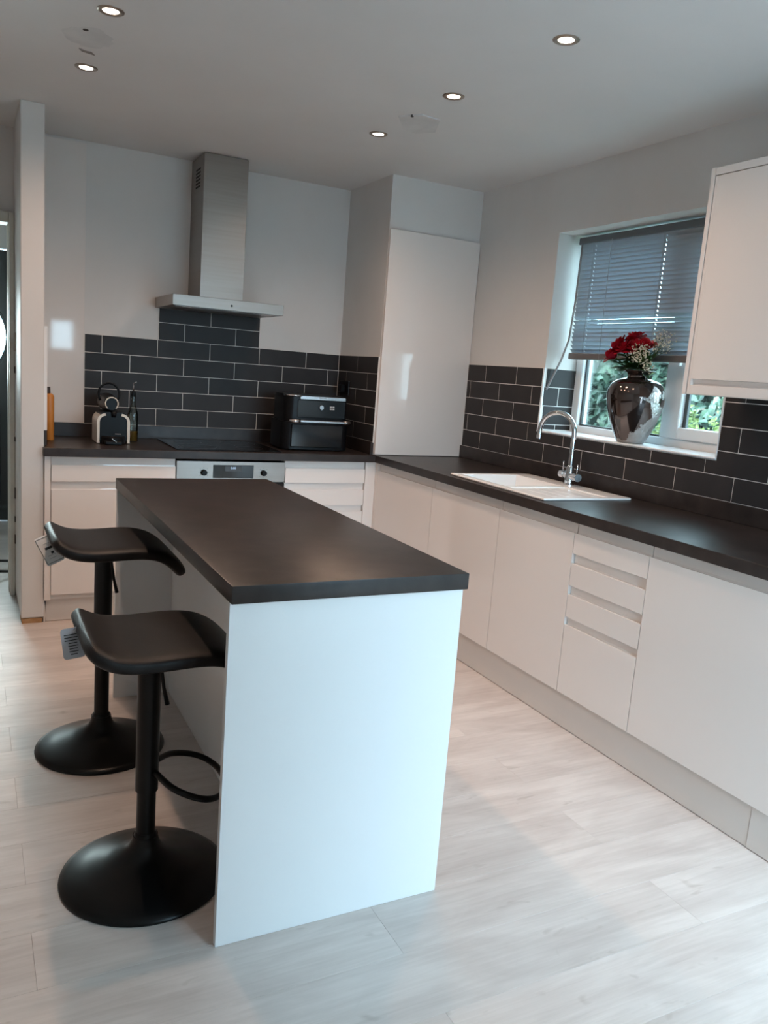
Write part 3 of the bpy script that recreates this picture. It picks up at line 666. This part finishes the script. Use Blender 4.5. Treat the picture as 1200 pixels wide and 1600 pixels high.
# ------------------------------------------------------------------ sink and tap
sk = thing('inset_sink', 'white ceramic inset sink with drainer under the window', 'sink', (-0.32, -1.75, H))
zt, zr = H + 0.0105, H + 0.0006
us = [SKX0, SKX0 + .045, SKX1 - .115, SKX1]; vy = [SKY0, SKY0 + .03, -1.812, -1.785, SKY1 - .045, SKY1]
b = bm_grid_slab(us, vy, zr, zt, [(1, 1), (1, 3)], 'Z'); o = finish('rim', b, M_ceramic, sk)
bv = o.modifiers.new('bevel', 'BEVEL'); bv.width = 0.004; bv.segments = 2; bv.limit_method = 'ANGLE'
x0, x1, y0, y1 = us[1], us[2], vy[3], vy[4]; zb = H - 0.165
b = bmesh.new(); A = []
for (z, ins) in ((zt - .003, 0), (zb + .03, .012), (zb, .045)):
    A.append([b.verts.new((x0 + ins, y0 + ins, z)), b.verts.new((x1 - ins, y0 + ins, z)), b.verts.new((x1 - ins, y1 - ins, z)), b.verts.new((x0 + ins, y1 - ins, z))])
for i in range(2):
    for kk in range(4): b.faces.new((A[i][kk], A[i][(kk + 1) % 4], A[i + 1][(kk + 1) % 4], A[i + 1][kk]))
b.faces.new(A[2][::-1]); bowl = finish('bowl', b, M_ceramic, sk)
sm = bowl.modifiers.new('solid', 'SOLIDIFY'); sm.thickness = 0.006; sm.offset = -1
finish('waste', bm_lathe([(0, .004), (.03, .004), (.042, .002), (.042, 0), (0, 0)], ((x0 + x1) / 2, (y0 + y1) / 2, zb), 20), M_chrome, bowl)
dr = box('drainer', us[1] - .001, us[2] + .001, vy[1] - .001, vy[2] + .001, H + .0006, H + .0055, M_ceramic, sk)
for i in range(4): box('drainer_rib', us[1] + .06 + i * .07, us[1] + .08 + i * .07, vy[1] + .04, vy[2] - .03, H + .0054, H + .0064, M_ceramic, dr, .0004)
tp = thing('kitchen_tap', 'chrome swan-neck mixer tap behind the sink', 'tap', (-0.128, -1.757, zt))
TX, TY = -0.128, -1.757
finish('tap_base', bm_lathe([(0, 0), (.026, 0), (.026, .006), (.021, .012), (.021, .055), (.018, .062), (.018, .085), (.0135, .095), (0, .095)], (TX, TY, zt), 24), M_chrome, tp, smooth=True, angle=0.6)
dirv = Vector((-0.072, 0.170, 0)).normalized(); R_ = 0.093; zc = 1.150
pts = [Vector((TX, TY, zt + .08)), Vector((TX, TY, zt + .15)), Vector((TX, TY, zc))]
for i in range(1, 17):
    a = PI * i / 16; pts.append(Vector((TX, TY, zc)) + dirv * (R_ - R_ * math.cos(a)) + Vector((0, 0, R_ * math.sin(a))))
pts.append(pts[-1] + Vector((0, 0, -.038)))
sp = finish('spout', bm_tube(pts, 0.0122, 16), M_chrome, tp, smooth=True, angle=0.9)
finish('spout_tip', bm_tube([pts[-1] + Vector((0, 0, .012)), pts[-1] + Vector((0, 0, -.004))], 0.0140, 16), M_chrome, sp, smooth=True, angle=0.6)
hv = Vector((0.18, 0.98, 0)).normalized()
for s in (1, -1):
    p0 = Vector((TX, TY, zt + .045))
    hn = finish('tap_handle', bm_tube([p0 + hv * s * .015, p0 + hv * s * .045, p0 + hv * s * .0455, p0 + hv * s * .082], [.015, .015, .0185, .0185], 20), M_chrome, tp, smooth=True, angle=0.6)
    finish('lever', bm_tube([p0 + hv * s * .066 + Vector((0, 0, .015)), p0 + hv * s * .068 + Vector((0, 0, .062))], [.0035, .003], 8), M_chrome, hn, smooth=True)

# ------------------------------------------------------------------ island
isl = thing('island_unit', 'white kitchen island base with overhanging breakfast bar side', 'kitchen island', (-1.9, -2.35, 0))
IX0, IX1 = -2.2035, -1.596
box('end_panel', IX0 + .001, IX1, -3.130, -3.1115, 0.0005, H - TH - .0005, M_panel, isl, 0.0008)
box('end_panel', IX0 + .001, IX1, -1.600, -1.5815, 0.0005, H - TH - .0005, M_panel, isl, 0.0008)
box('back_panel', -1.982, -1.965, -3.111, -1.6005, 0.0005, H - TH - .0005, M_panel, isl)
box('body', -1.9645, -1.622, -3.111, -1.6005, 0.12, H - TH - .001, M_carc, isl)
box('plinth', -1.66, -1.645, -3.111, -1.6005, 0.0005, 0.12, M_plinth, isl)
for i in range(3):
    ya = -3.1095 + i * .5035
    pr = [(-1.6215 + d, z) for d, z in j_profile(DZ0, DZF, DZ1)]
    finish('door', bm_prism(pr, 'Y', ya, ya + .5), M_gloss, isl)
iw = box('island_worktop', -2.2035, -1.5905, -3.1445, -1.5665, H - TH, H, M_wtop, bev=0.0025, seg=2)
setp(iw, 'dark grey laminate worktop of the kitchen island', 'worktop')

# ------------------------------------------------------------------ bar stools
def seat_bm(cx_, cy_, zc_):
    """wave seat: section swept along a curved centre line"""
    P = [(-.172, .036), (-.160, .020), (-.140, .004), (-.11, -.010), (-.07, -.016), (-.02, -.017), (.03, -.014), (.08, -.012), (.12, -.014), (.155, -.022), (.185, -.038), (.210, -.060), (.228, -.084), (.236, -.100)]
    b = bmesh.new(); NN = 28; rings = []
    n_ = len(P)
    for i, (x, z) in enumerate(P):
        q0, q1 = P[max(i - 1, 0)], P[min(i + 1, n_ - 1)]; tx, tz = q1[0] - q0[0], q1[1] - q0[1]; l = math.hypot(tx, tz); nx, nz = -tz / l, tx / l
        e = min(i, n_ - 1 - i); hw = 0.192 * (0.80, 0.92, 0.975, 1, 1, 1, 1)[min(e, 6)]; ht = (0.013, 0.020, 0.0225, .023)[min(e, 3)]
        ring = []
        for k_ in range(NN):
            a = 2 * PI * k_ / NN; ca, sa = math.cos(a), math.sin(a)
            u = math.copysign(abs(ca) ** .28, ca) * hw; w = math.copysign(abs(sa) ** .62, sa) * ht
            ring.append(b.verts.new((cx_ + x + nx * w, cy_ + u, zc_ + z + nz * w)))
        rings.append(ring)
    for i in range(n_ - 1):
        for k_ in range(NN): b.faces.new((rings[i][k_], rings[i][(k_ + 1) % NN], rings[i + 1][(k_ + 1) % NN], rings[i + 1][k_]))
    b.faces.new(rings[0][::-1]); b.faces.new(rings[-1])
    return b
def stool(px, py, zs, label, far):
    t = thing('bar_stool', label, 'bar stool', (px, py, 0), 'bar stools at the island')
    bp_ = finish('base', bm_lathe([(0, .0005), (.214, .0005), (.2165, .004), (.215, .009), (.198, .018), (.155, .033), (.10, .052), (.06, .071), (.042, .086), (.034, .105), (.0325, .118), (0, .118)], (px, py, 0), 56), M_blackmet, t, smooth=True, angle=1.2)
    finish('collar', bm_lathe([(0, .11), (.030, .11), (.031, .114), (.028, .124), (.0255, .128), (0, .128)], (px, py, 0), 28), M_blackmet, t, smooth=True, angle=.6)
    finish('lower_pole', bm_tube([(px, py, .115), (px, py, .30)], .0245, 24), M_blackmet, t, smooth=True, angle=.6)
    finish('upper_pole', bm_tube([(px, py, zs - .425), (px, py, zs - .035)], .0295, 24), M_blackmet, t, smooth=True, angle=.6)
    st = finish('seat', seat_bm(px, py, zs), M_leather, t, smooth=True, angle=1.1)
    ss = st.modifiers.new('sub', 'SUBSURF'); ss.levels = 1; ss.render_levels = 2
    finish('seat_plate', bm_box(px - .075, px + .075, py - .075, py + .075, zs - .044, zs - .033, .003), M_blackmet, t)
    # lift lever
    lx, ly = (px + .028, py + .0) if not far else (px + .03, py)
    finish('lift_lever', bm_tube([(px + .004, py - .035, zs - .045), (px + .020, py - .040, zs - .07), (px + .028, py - .042, zs - .13), (px + .038, py - .042, zs - .175)], [.0045, .0045, .0045, .0065], 8), M_black, t, smooth=True)
    # footrest: flat band looping out from the pole
    zr_ = zs - .358; pts = []
    ang = -0.18
    raw = [(.020, .030), (.06, .092), (.11, .118), (.155, .112), (.19, .070), (.203, .0), (.19, -.070), (.155, -.112), (.11, -.118), (.06, -.092), (.020, -.030)]
    for (u, v) in raw: pts.append(Vector((px + u * math.cos(ang) - v * math.sin(ang), py + u * math.sin(ang) + v * math.cos(ang), zr_ - .06 * u / .2)))
    dense = []
    for i in range(len(pts) - 1):
        p0, p1, p2, p3 = pts[max(i - 1, 0)], pts[i], pts[i + 1], pts[min(i + 2, len(pts) - 1)]
        for s_ in range(4):
            u = s_ / 4; dense.append(0.5 * ((2 * p1) + (p2 - p0) * u + (2 * p0 - 5 * p1 + 4 * p2 - p3) * u * u + (-p0 + 3 * p1 - 3 * p2 + p3) * u ** 3))
    dense.append(pts[-1])
    b = bm_tube(dense, .0085, 10)
    finish('footrest', b, M_blackmet, t, smooth=True)
    return t
s1 = stool(-2.302, -2.788, 0.672, 'near black bar stool with a grey hang tag', False)
s2 = stool(-2.306, -2.003, 0.746, 'far black bar stool set higher with a white hang tag', True)
# hang tags
b = bm_prism(rrect(.052, .075, .008, 3), 'Y', 0, .0012); bmesh.ops.rotate(b, verts=b.verts, matrix=Matrix.Rotation(0.16, 3, 'Z') @ Matrix.Rotation(-0.30, 3, 'X') @ Matrix.Rotation(-0.06, 3, 'Y'), cent=(0, 0, 0)); bmesh.ops.translate(b, verts=b.verts, vec=(-2.488, -2.79, 0.667)); tg = finish('hang_tag', b, M_tagg, s1); tg['label'] = 'grey printed hang tag'
for i in range(8):
    w = (.019, .019, .019, .010, .012, .010, .011, .008)[i]
    b = bm_box(-w, w, -.0006, 0, -.0011, .0011); bmesh.ops.translate(b, verts=b.verts, vec=(0, -.0003, .021 - i * .0068)); bmesh.ops.rotate(b, verts=b.verts, matrix=Matrix.Rotation(0.16, 3, 'Z') @ Matrix.Rotation(-0.30, 3, 'X') @ Matrix.Rotation(-0.06, 3, 'Y'), cent=(0, 0, 0)); bmesh.ops.translate(b, verts=b.verts, vec=(-2.488, -2.79, 0.667)); finish('print_line', b, M_ink, tg)
finish('tag_string', bm_tube([(-2.488, -2.79, .70), (-2.47, -2.79, .715), (-2.455, -2.79, .675)], .0008, 5), M_ink, s1)
mt = Matrix.Rotation(-0.45, 3, 'X') @ Matrix.Rotation(-0.42, 3, 'Y')
b = bm_prism(rrect(.058, .100, .006, 3), 'Y', 0, .0012); bmesh.ops.rotate(b, verts=b.verts, matrix=mt, cent=(0, 0, 0)); bmesh.ops.translate(b, verts=b.verts, vec=(-2.478, -2.02, 0.722)); tg = finish('hang_tag', b, M_tagw, s2); tg['label'] = 'white hang tag with a black print'
def tag2(x0_, x1_, z0_, z1_, m):
    b = bm_box(x0_, x1_, -.0008, 0, z0_, z1_); bmesh.ops.rotate(b, verts=b.verts, matrix=mt, cent=(0, 0, 0)); bmesh.ops.translate(b, verts=b.verts, vec=(-2.478, -2.0203, 0.722)); finish('print_mark', b, m, tg)
tag2(-.012, .014, .002, .010, M_ink); tag2(-.012, .010, .022, .0235, M_greyink); tag2(-.014, .014, -.020, -.0185, M_greyink); tag2(-.012, .012, -.030, -.0285, M_greyink); tag2(0.0, .009, -.016, -.008, M_ink)
for (x0_, x1_, z0_, z1_) in ((-.027, .027, .0425, .044), (-.027, .027, -.044, -.0425), (-.0275, -.026, -.043, .043), (.026, .0275, -.043, .043)): tag2(x0_, x1_, z0_, z1_, M_ink)

# ------------------------------------------------------------------ recessed ceiling lights
LABX = {(-2.285, -1.82): 'recessed ceiling light at the top left of the picture', (-2.285, -1.20): 'recessed ceiling light left above the narrow wall end',
        (-2.285, -2.50): 'recessed ceiling light above the nearest stool, just out of view', (-1.007, -1.195): 'recessed ceiling light farthest back, nearest the square filled patch', (-1.007, -1.857): 'recessed ceiling light in the middle of the right-hand row', (-1.007, -2.537): 'recessed ceiling light nearest the wall cupboard'}
for (x, y), lab in LABX.items():
    t = thing('ceiling_downlight', lab, 'ceiling light', (x, y, CEIL), 'recessed ceiling lights')
    finish('bezel', bm_lathe([(.026, -.0015), (.030, -.004), (.038, -.0045), (.0425, -.002), (.043, 0), (.026, 0), (.026, -.0015)], (x, y, CEIL), 32), M_nickel, t, smooth=True, angle=.6)
    finish('lamp', bm_lathe([(0, -.0030), (.020, -.0025), (.0262, -.0012), (.0262, -.0002), (0, -.0002)], (x, y, CEIL), 24), M_bulb, t, smooth=True)
    ld = bpy.data.lights.new('lamp_light', 'SPOT'); lo = bpy.data.objects.new('lamp_light', ld); COL.objects.link(lo); lo.parent = t; lo.location = (0, 0, -0.012)
    ld.energy = SPOT_W; ld.color = WARM; ld.spot_size = math.radians(156); ld.spot_blend = 1.0; ld.shadow_soft_size = 0.028

# ------------------------------------------------------------------ coffee machine
CX, CYY = -2.030, -0.30; zb = H + .0005
cm = thing('coffee_machine', 'black capsule coffee machine with cream side trims', 'coffee machine', (CX, CYY, H))
def rr_prism(w, h, r, zc_, y0, y1, x=CX): return bm_prism([(x + a, zc_ + c) for a, c in rrect(w, h, r)], 'Y', y0, y1)
finish('body', rr_prism(.138, .165, .03, zb + .0835, CYY - .055, CYY + .14), M_black, cm, smooth=True, angle=.5)
finish('drip_front', bm_lathe([(0, 0), (.066, 0), (.066, .035), (.060, .042), (0, .042)], (CX, CYY - .035, zb), 28), M_black, cm, smooth=True, angle=.6)
for s in (-1, 1):
    arc = [(CX + s * .083, zb + .004), (CX + s * .083, zb + .10)] + [(CX + s * (.083 - .045 * (1 - math.cos(a))), zb + .115 + .045 * math.sin(a)) for a in (0, .3, .6, .9, 1.2, 1.5)] 
    o_ = [(p[0], p[1]) for p in arc]; i_ = []
    for kk, p in enumerate(arc):
        q0, q1 = arc[max(kk - 1, 0)], arc[min(kk + 1, len(arc) - 1)]; tx, tz = q1[0] - q0[0], q1[1] - q0[1]; l = math.hypot(tx, tz)
        i_.append((p[0] - s * tz / l * .013, p[1] + s * tx / l * .013))
    finish('side_trim', bm_prism(o_ + i_[::-1], 'Y', CYY - .06, CYY + .13), M_cream, cm)
finish('brew_head', bm_lathe([(0, -.075), (.034, -.075), (.038, -.070), (.040, -.02), (.046, .02), (.046, .12), (0, .12)], (CX - .014, CYY, zb + .212), 28, 'Y'), M_black, cm, smooth=True, angle=.6)
rg = [(CX - .014 + .032 * math.cos(a), CYY - .077, zb + .212 + .032 * math.sin(a)) for a in [math.radians(-50 + 280 * q / 24) for q in range(25)]]
finish('brew_ring', bm_tube(rg, .0032, 8), M_cream, cm, smooth=True)
arch = [(CX - .022 + .052 * math.cos(a), CYY - .03, zb + .258 + .058 * math.sin(a)) for a in [math.radians(-35 + 250 * q / 20) for q in range(21)]]
finish('lever_handle', bm_tube(arch, .0062, 10), M_black, cm, smooth=True)
finish('spout', bm_tube([(CX, CYY - .06, zb + .17), (CX, CYY - .06, zb + .14)], [.016, .010], 14), M_black, cm, smooth=True)
finish('drip_tray', bm_box(CX - .05, CX + .035, CYY - .125, CYY - .06, zb, zb + .022, .006, 2), M_black, cm)
finish('chrome_lever', bm_tube([(CX - .018, CYY - .128, zb + .034), (CX + .004, CYY - .129, zb + .016)], .0028, 8), M_chrome, cm)
for i in range(4): box('brand_mark', CX + .002 + i * .0075, CX + .008 + i * .0075, CYY - .1015, CYY - .0995, zb + .055, zb + .0585, M_greyink, cm)

# ------------------------------------------------------------------ bottles
ob = thing('oil_bottle', 'glass oil bottle with metal pourer right of the coffee machine', 'bottle', (-1.905, -0.20, H))
finish('glass', bm_lathe([(0, 0.001), (.026, .001), (.028, .004), (.028, .15), (.024, .17), (.012, .205), (.011, .245), (.013, .247), (.013, .252), (0, .252)], (-1.905, -.20, H), 24), M_bottle, ob, smooth=True, angle=.7)
finish('oil', bm_lathe([(0, 0.004), (.0245, .004), (.0255, .006), (.0255, .058), (0, .058)], (-1.905, -.20, H), 24), M_oil, ob, smooth=True, angle=.7)
finish('stopper', bm_lathe([(0, .250), (.013, .250), (.014, .256), (.011, .276), (0, .276)], (-1.905, -.20, H), 16), M_black, ob, smooth=True, angle=.7)
finish('pourer', bm_tube([(-1.905, -.20, H + .27), (-1.905, -.20, H + .30), (-1.903, -.205, H + .318), (-1.893, -.22, H + .326)], [.0045, .004, .0038, .003], 10), M_silver, ob, smooth=True)
am = thing('amber_bottle', 'slim orange bottle with dark cap at the left worktop end', 'bottle', (-2.334, -0.25, H))
finish('bottle_body', bm_lathe([(0, .001), (.021, .001), (.0225, .004), (.0225, .225), (.020, .235), (.011, .243), (0, .243)], (-2.334, -.25, H), 24), M_amber, am, smooth=True, angle=.6)
finish('cap', bm_lathe([(0, .2425), (.010, .2425), (.0105, .246), (.009, .276), (0, .276)], (-2.340, -.25, H), 16), flat('brown_cap', (.05, .03, .025), .4), am, smooth=True, angle=.6)

# ------------------------------------------------------------------ air fryer
AF = (-0.912, -0.315); aw = 0.40
af = thing('air_fryer', 'large black air fryer with silver handle bar in the tiled corner', 'air fryer', (AF[0], AF[1], H))
frot = Matrix.Rotation(math.radians(-3), 3, 'Z')
def af_part(name, bm_, mat, par, smooth=False, angle=None):
    bmesh.ops.scale(bm_, verts=bm_.verts, vec=(0.955, 1, 1)); bmesh.ops.rotate(bm_, verts=bm_.verts, matrix=frot, cent=(0, 0, 0)); bmesh.ops.translate(bm_, verts=bm_.verts, vec=(AF[0], AF[1], H)); return finish(name, bm_, mat, par, smooth=smooth, angle=angle)
def rp(w, d, r, z0, z1, dy=0): return bm_prism([(a, c + dy) for a, c in rrect(w, d, r, 6)], 'Z', z0, z1)
af_part('lower_body', rp(.425, .30, .06, .008, .165), M_black, af, True, .5)
af_part('upper_body', rp(.400, .285, .055, .172, .305), M_black, af, True, .5)
af_part('waist', rp(.395, .28, .05, .160, .175), M_black, af)
af_part('top_lid', rp(.385, .27, .05, .3045, .318), M_black, af, True, .5)
tr = af_part('top_trim', bm_box(-.115, .175, -.1465, -.135, .293, .3135, .002), M_silver, af)
af_part('top_trim_edge', bm_tube([(-.20, -.09, .312), (-.185, -.125, .312), (-.15, -.142, .312), (-.11, -.145, .311)], .005, 8), M_silver, af, True)
af_part('control_face', bm_box(-.13, .175, -.1455, -.138, .19, .291, .003), M_blackgl, af)
dl = af_part('dial', bm_lathe([(0, -.016), (.0125, -.016), (.0145, -.013), (.015, 0), (0, 0)], (.017, -.1455, .252), 22, 'Y'), M_silver, af, True, .6)
for i in range(2):
    for j in range(2): af_part('button', bm_box(.074 + i * .016, .087 + i * .016, -.1468, -.145, .241 + j * .012, .249 + j * .012), M_greyink, af)
hb2 = af_part('handle_bar', bm_box(-.125, .165, -.187, -.172, .165, .179, .003), M_silver, af)
af_part('handle_end', bm_tube([(-.185, -.172, .171), (-.15, -.180, .171), (-.12, -.180, .171)], [.011, .0125, .0115], 12), M_silver, hb2, True)
af_part('handle_end', bm_tube([(.155, -.180, .172), (.185, -.172, .172), (.205, -.15, .172)], [.011, .0115, .009], 12), M_steel_d, hb2, True)
for s in (-.1, .13): af_part('handle_post', bm_box(s - .01, s + .01, -.175, -.148, .165, .178), M_black, hb2)
af_part('drawer_front', bm_box(-.165, .165, -.1535, -.146, .02, .155, .006), M_blackgl, af)
for sx in (-.15, .15):
    for sy in (-.1, .1): af_part('foot', bm_lathe([(0, .0005), (.012, .0005), (.012, .009), (0, .009)], (sx, sy, 0), 10), M_black, af)
for i in range(5): af_part('brand_mark', bm_box(.004 + i * .009, .011 + i * .009, -.1471, -.1463, .3005, .3075), M_steel_d, af)
# wall socket with a plug on the boxed corner
so = thing('wall_socket', 'dark double wall socket on the tiled side of the boxed corner', 'socket', (-BOXW - .009, -0.115, 1.26))
box('plate', -BOXW - .0165, -BOXW - .0095, -0.200, -0.055, 1.215, 1.300, M_black, so, 0.002)
box('plate_edge', -BOXW - .0185, -BOXW - .0162, -0.202, -0.198, 1.213, 1.302, M_silver, so)
box('plug', -BOXW - .05, -BOXW - .0168, -0.150, -0.100, 1.228, 1.278, M_black, so, 0.006)
finish('plug_lead', bm_tube([(-BOXW - .035, -.125, 1.23), (-BOXW - .04, -.12, 1.15), (-BOXW - .045, -.13, 1.0), (-BOXW - .05, -.14, H + .012)], .0035, 8), M_black, so, smooth=True)

# ------------------------------------------------------------------ vase with flowers
VX, VY = 0.060, -1.935; VZ = WZ1 + .010
prof = [(0, 0), (.055, 0), (.063, .003), (.068, .012), (.086, .05), (.107, .10), (.123, .15), (.131, .19), (.133, .215), (.130, .243), (.118, .268), (.096, .286), (.068, .295), (.053, .299), (.0475, .306), (.050, .316), (.064, .327), (.076, .332), (.077, .335), (.072, .336), (.055, .326), (.044, .312), (.042, .30), (.05, .288), (.10, .26), (.11, .20), (.06, .03), (0, .02)]
vz = finish('flower_vase', bm_lathe(prof, (VX, VY, VZ), 56), M_vase, None, (VX, VY, VZ), smooth=True)
setp(vz, 'large dark mirrored mosaic vase on the window sill', 'vase')
def petal_bm(b, c, ax, ang, R0, h, open_, w):
    """cupped petal attached at c, rising along ax"""
    ax = ax.normalized(); u = ax.orthogonal().normalized(); u = Matrix.Rotation(ang, 3, ax) @ u; v = ax.cross(u)
    rows = []
    for i in range(5):
        t = i / 4; rad = R0 * (0.35 + 0.65 * math.sin(t * PI / 2)) + open_ * t * t; hh = h * t - (open_ * .45) * t ** 3; ww = w * math.sin(PI * (0.18 + 0.68 * t))
        row = []
        for j in range(5):
            s = (j - 2) / 2; aa = s * ww
            row.append(b.verts.new(c + (u * math.cos(aa) + v * math.sin(aa)) * rad + ax * (hh - .004 * abs(s) * t)))
        rows.append(row)
    for i in range(4):
        for j in range(4): b.faces.new((rows[i][j], rows[i][j + 1], rows[i + 1][j + 1], rows[i + 1][j]))
def leaf_bm(b, p, d, nrm, L_, W_):
    d = d.normalized(); s = d.cross(nrm).normalized(); n_ = s.cross(d); rows = []
    for i in range(6):
        t = i / 5; w = W_ * math.sin(PI * (t ** .8)) * .5 + (.0008 if i in (0, 5) else 0); c = p + d * L_ * t - n_ * (-.25 * L_ * (t - t * t)) * -1
        rows.append([b.verts.new(c - s * w + n_ * w * .35), b.verts.new(c), b.verts.new(c + s * w + n_ * w * .35)])
    for i in range(5):
        for j in range(2): b.faces.new((rows[i][j], rows[i][j + 1], rows[i + 1][j + 1], rows[i + 1][j]))
MOUTH = Vector((VX, VY, VZ + .315))
# view-independent layout: seven blooms leaning out of the vase, heads around 0.15 m above the rim
heads = [((-.030, .030, .172), 'red rose at the top of the bouquet in the mirrored vase'), ((-.085, .105, .088), 'red rose hanging lowest at the window-left side of the bouquet'),
         ((-.080, .040, .122), 'red rose facing the room at the front of the bouquet'), ((-.025, -.045, .140), 'red rose at the wall-cupboard side of the bouquet'),
         ((-.070, .085, .135), 'red rose left of centre in the bouquet'), ((-.005, .040, .165), 'red rose at the back of the bouquet nearest the blind'), ((-.065, -.010, .125), 'red rose just above the white sprigs')]
for (d, lab) in heads:
    c = MOUTH + Vector(d); ax = (Vector((d[0] * 1.2, d[1] * 1.0, .10))).normalized()
    t = thing('rose', lab, 'rose', tuple(c), 'red roses in the vase')
    b = bmesh.new(); c0 = c - ax * .028
    for ring, (nn, R0, h, op, w) in enumerate(((3, .009, .050, .0, 1.1), (4, .016, .052, .004, .95), (5, .024, .050, .012, .85), (6, .030, .044, .022, .78))):
        for q in range(nn): petal_bm(b, c0, ax, 2 * PI * q / nn + ring * .7 + random.uniform(-.15, .15), R0, h + random.uniform(-.004, .004), op, w)
    finish('bloom', b, M_petal, t, smooth=True)
    root = Vector((VX + d[0] * .15, VY + d[1] * .15, VZ + .12))
    mid = MOUTH + Vector((d[0] * .25, d[1] * .25, .0))
    finish('stem', bm_tube([root, mid, c0.lerp(mid, .35) + Vector((0, 0, .006)), c0], [.003, .003, .0028, .004], 7), M_stem, t, smooth=True)
    b = bmesh.new()
    for q in range(5): leaf_bm(b, c0, (Matrix.Rotation(q * 2 * PI / 5, 3, ax) @ ax.orthogonal().normalized()) - ax * .2, ax, .03, .012)
    finish('sepal', b, M_rleaf, t)
    for q in range(3):
        b = bmesh.new(); pp = mid.lerp(c0, .25 + .22 * q); an = random.uniform(0, 2 * PI)
        dd = Vector((-.6 + .7 * math.cos(an), .9 * math.sin(an), random.uniform(-.35, .35))); leaf_bm(b, pp, dd, Vector((0, 0, 1)), random.uniform(.06, .085), random.uniform(.038, .05)); finish('leaf', b, M_rleaf, t, smooth=True)
# broad leaves hanging over the rim belong to a green sprig
t = thing('leaf_sprig', 'dark green leafy sprig spreading over the vase rim', 'leaf sprig', tuple(MOUTH))
for q in range(26):
    an = q * 2.4; up = .15 + .75 * random.random(); dv = Vector((-.35 + .8 * math.cos(an), .9 * math.sin(an), up)); p0_ = MOUTH + Vector((dv.x * .02, dv.y * .025, .02 + .055 * random.random()))
    b = bmesh.new(); leaf_bm(b, p0_, dv, Vector((0, 0, 1)), random.uniform(.055, .085), random.uniform(.04, .058)); finish('leaf', b, M_rleaf, t, smooth=True)
for (d, L_) in (((-.25, .95, -.10), .10), ((-.45, .75, .10), .085), ((-.5, -.75, -.02), .085), ((-.75, -.35, .05), .075), ((-.8, .45, -.15), .08), ((.1, -.95, .05), .07), ((-.6, .2, .3), .07), ((-.9, -.05, .05), .07)):
    b = bmesh.new(); leaf_bm(b, MOUTH + Vector((d[0] * .03, d[1] * .03, .025)), Vector(d), Vector((0, 0, 1)), L_, .062); finish('leaf', b, M_rleaf, t, smooth=True)
finish('stem', bm_tube([(VX, VY, VZ + .12), MOUTH, MOUTH + Vector((-.015, 0, .03))], .003, 7), M_stem, t)
# white filler flowers
sprig_tips = [((-.095, -.085, .095), .048, 150, 'creamy white flower sprig at the front of the vase'), ((-.005, -.130, .150), .060, 130, 'pale flower sprig spreading towards the wall cupboard'), ((-.055, -.105, .040), .034, 60, 'small pale flower sprig low on the vase rim')]
for (d, rad, nfl, lab) in sprig_tips:
    c = MOUTH + Vector(d); t = thing('filler_flower_sprig', lab, 'flower sprig', tuple(c), 'white flower sprigs in the vase')
    bs = bmesh.new(); bf = bmesh.new(); root = MOUTH + Vector((d[0] * .15, d[1] * .15, -.01)); mid = root.lerp(c, .55)
    bm_tube([Vector((VX, VY, VZ + .12)), root, mid], .0018, 5, True, bs)
    for q in range(nfl):
        p = c + Vector((random.gauss(0, 1), random.gauss(0, 1), random.gauss(0, 1))).normalized() * rad * random.uniform(.35, 1) * Vector((.8, 1, .9)).length / 1.56
        if q % 5 == 0: bm_tube([mid, mid.lerp(p, .5) + Vector((0, 0, .004)), p], .0007, 4, True, bs)
        me_r = random.uniform(.0022, .0042)
        bmesh.ops.create_icosphere(bf, subdivisions=1, radius=me_r, matrix=Matrix.Translation(p))
    finish('stem', bs, M_stem, t); o = finish('florets', bf, M_floret, t); o['kind'] = 'stuff'
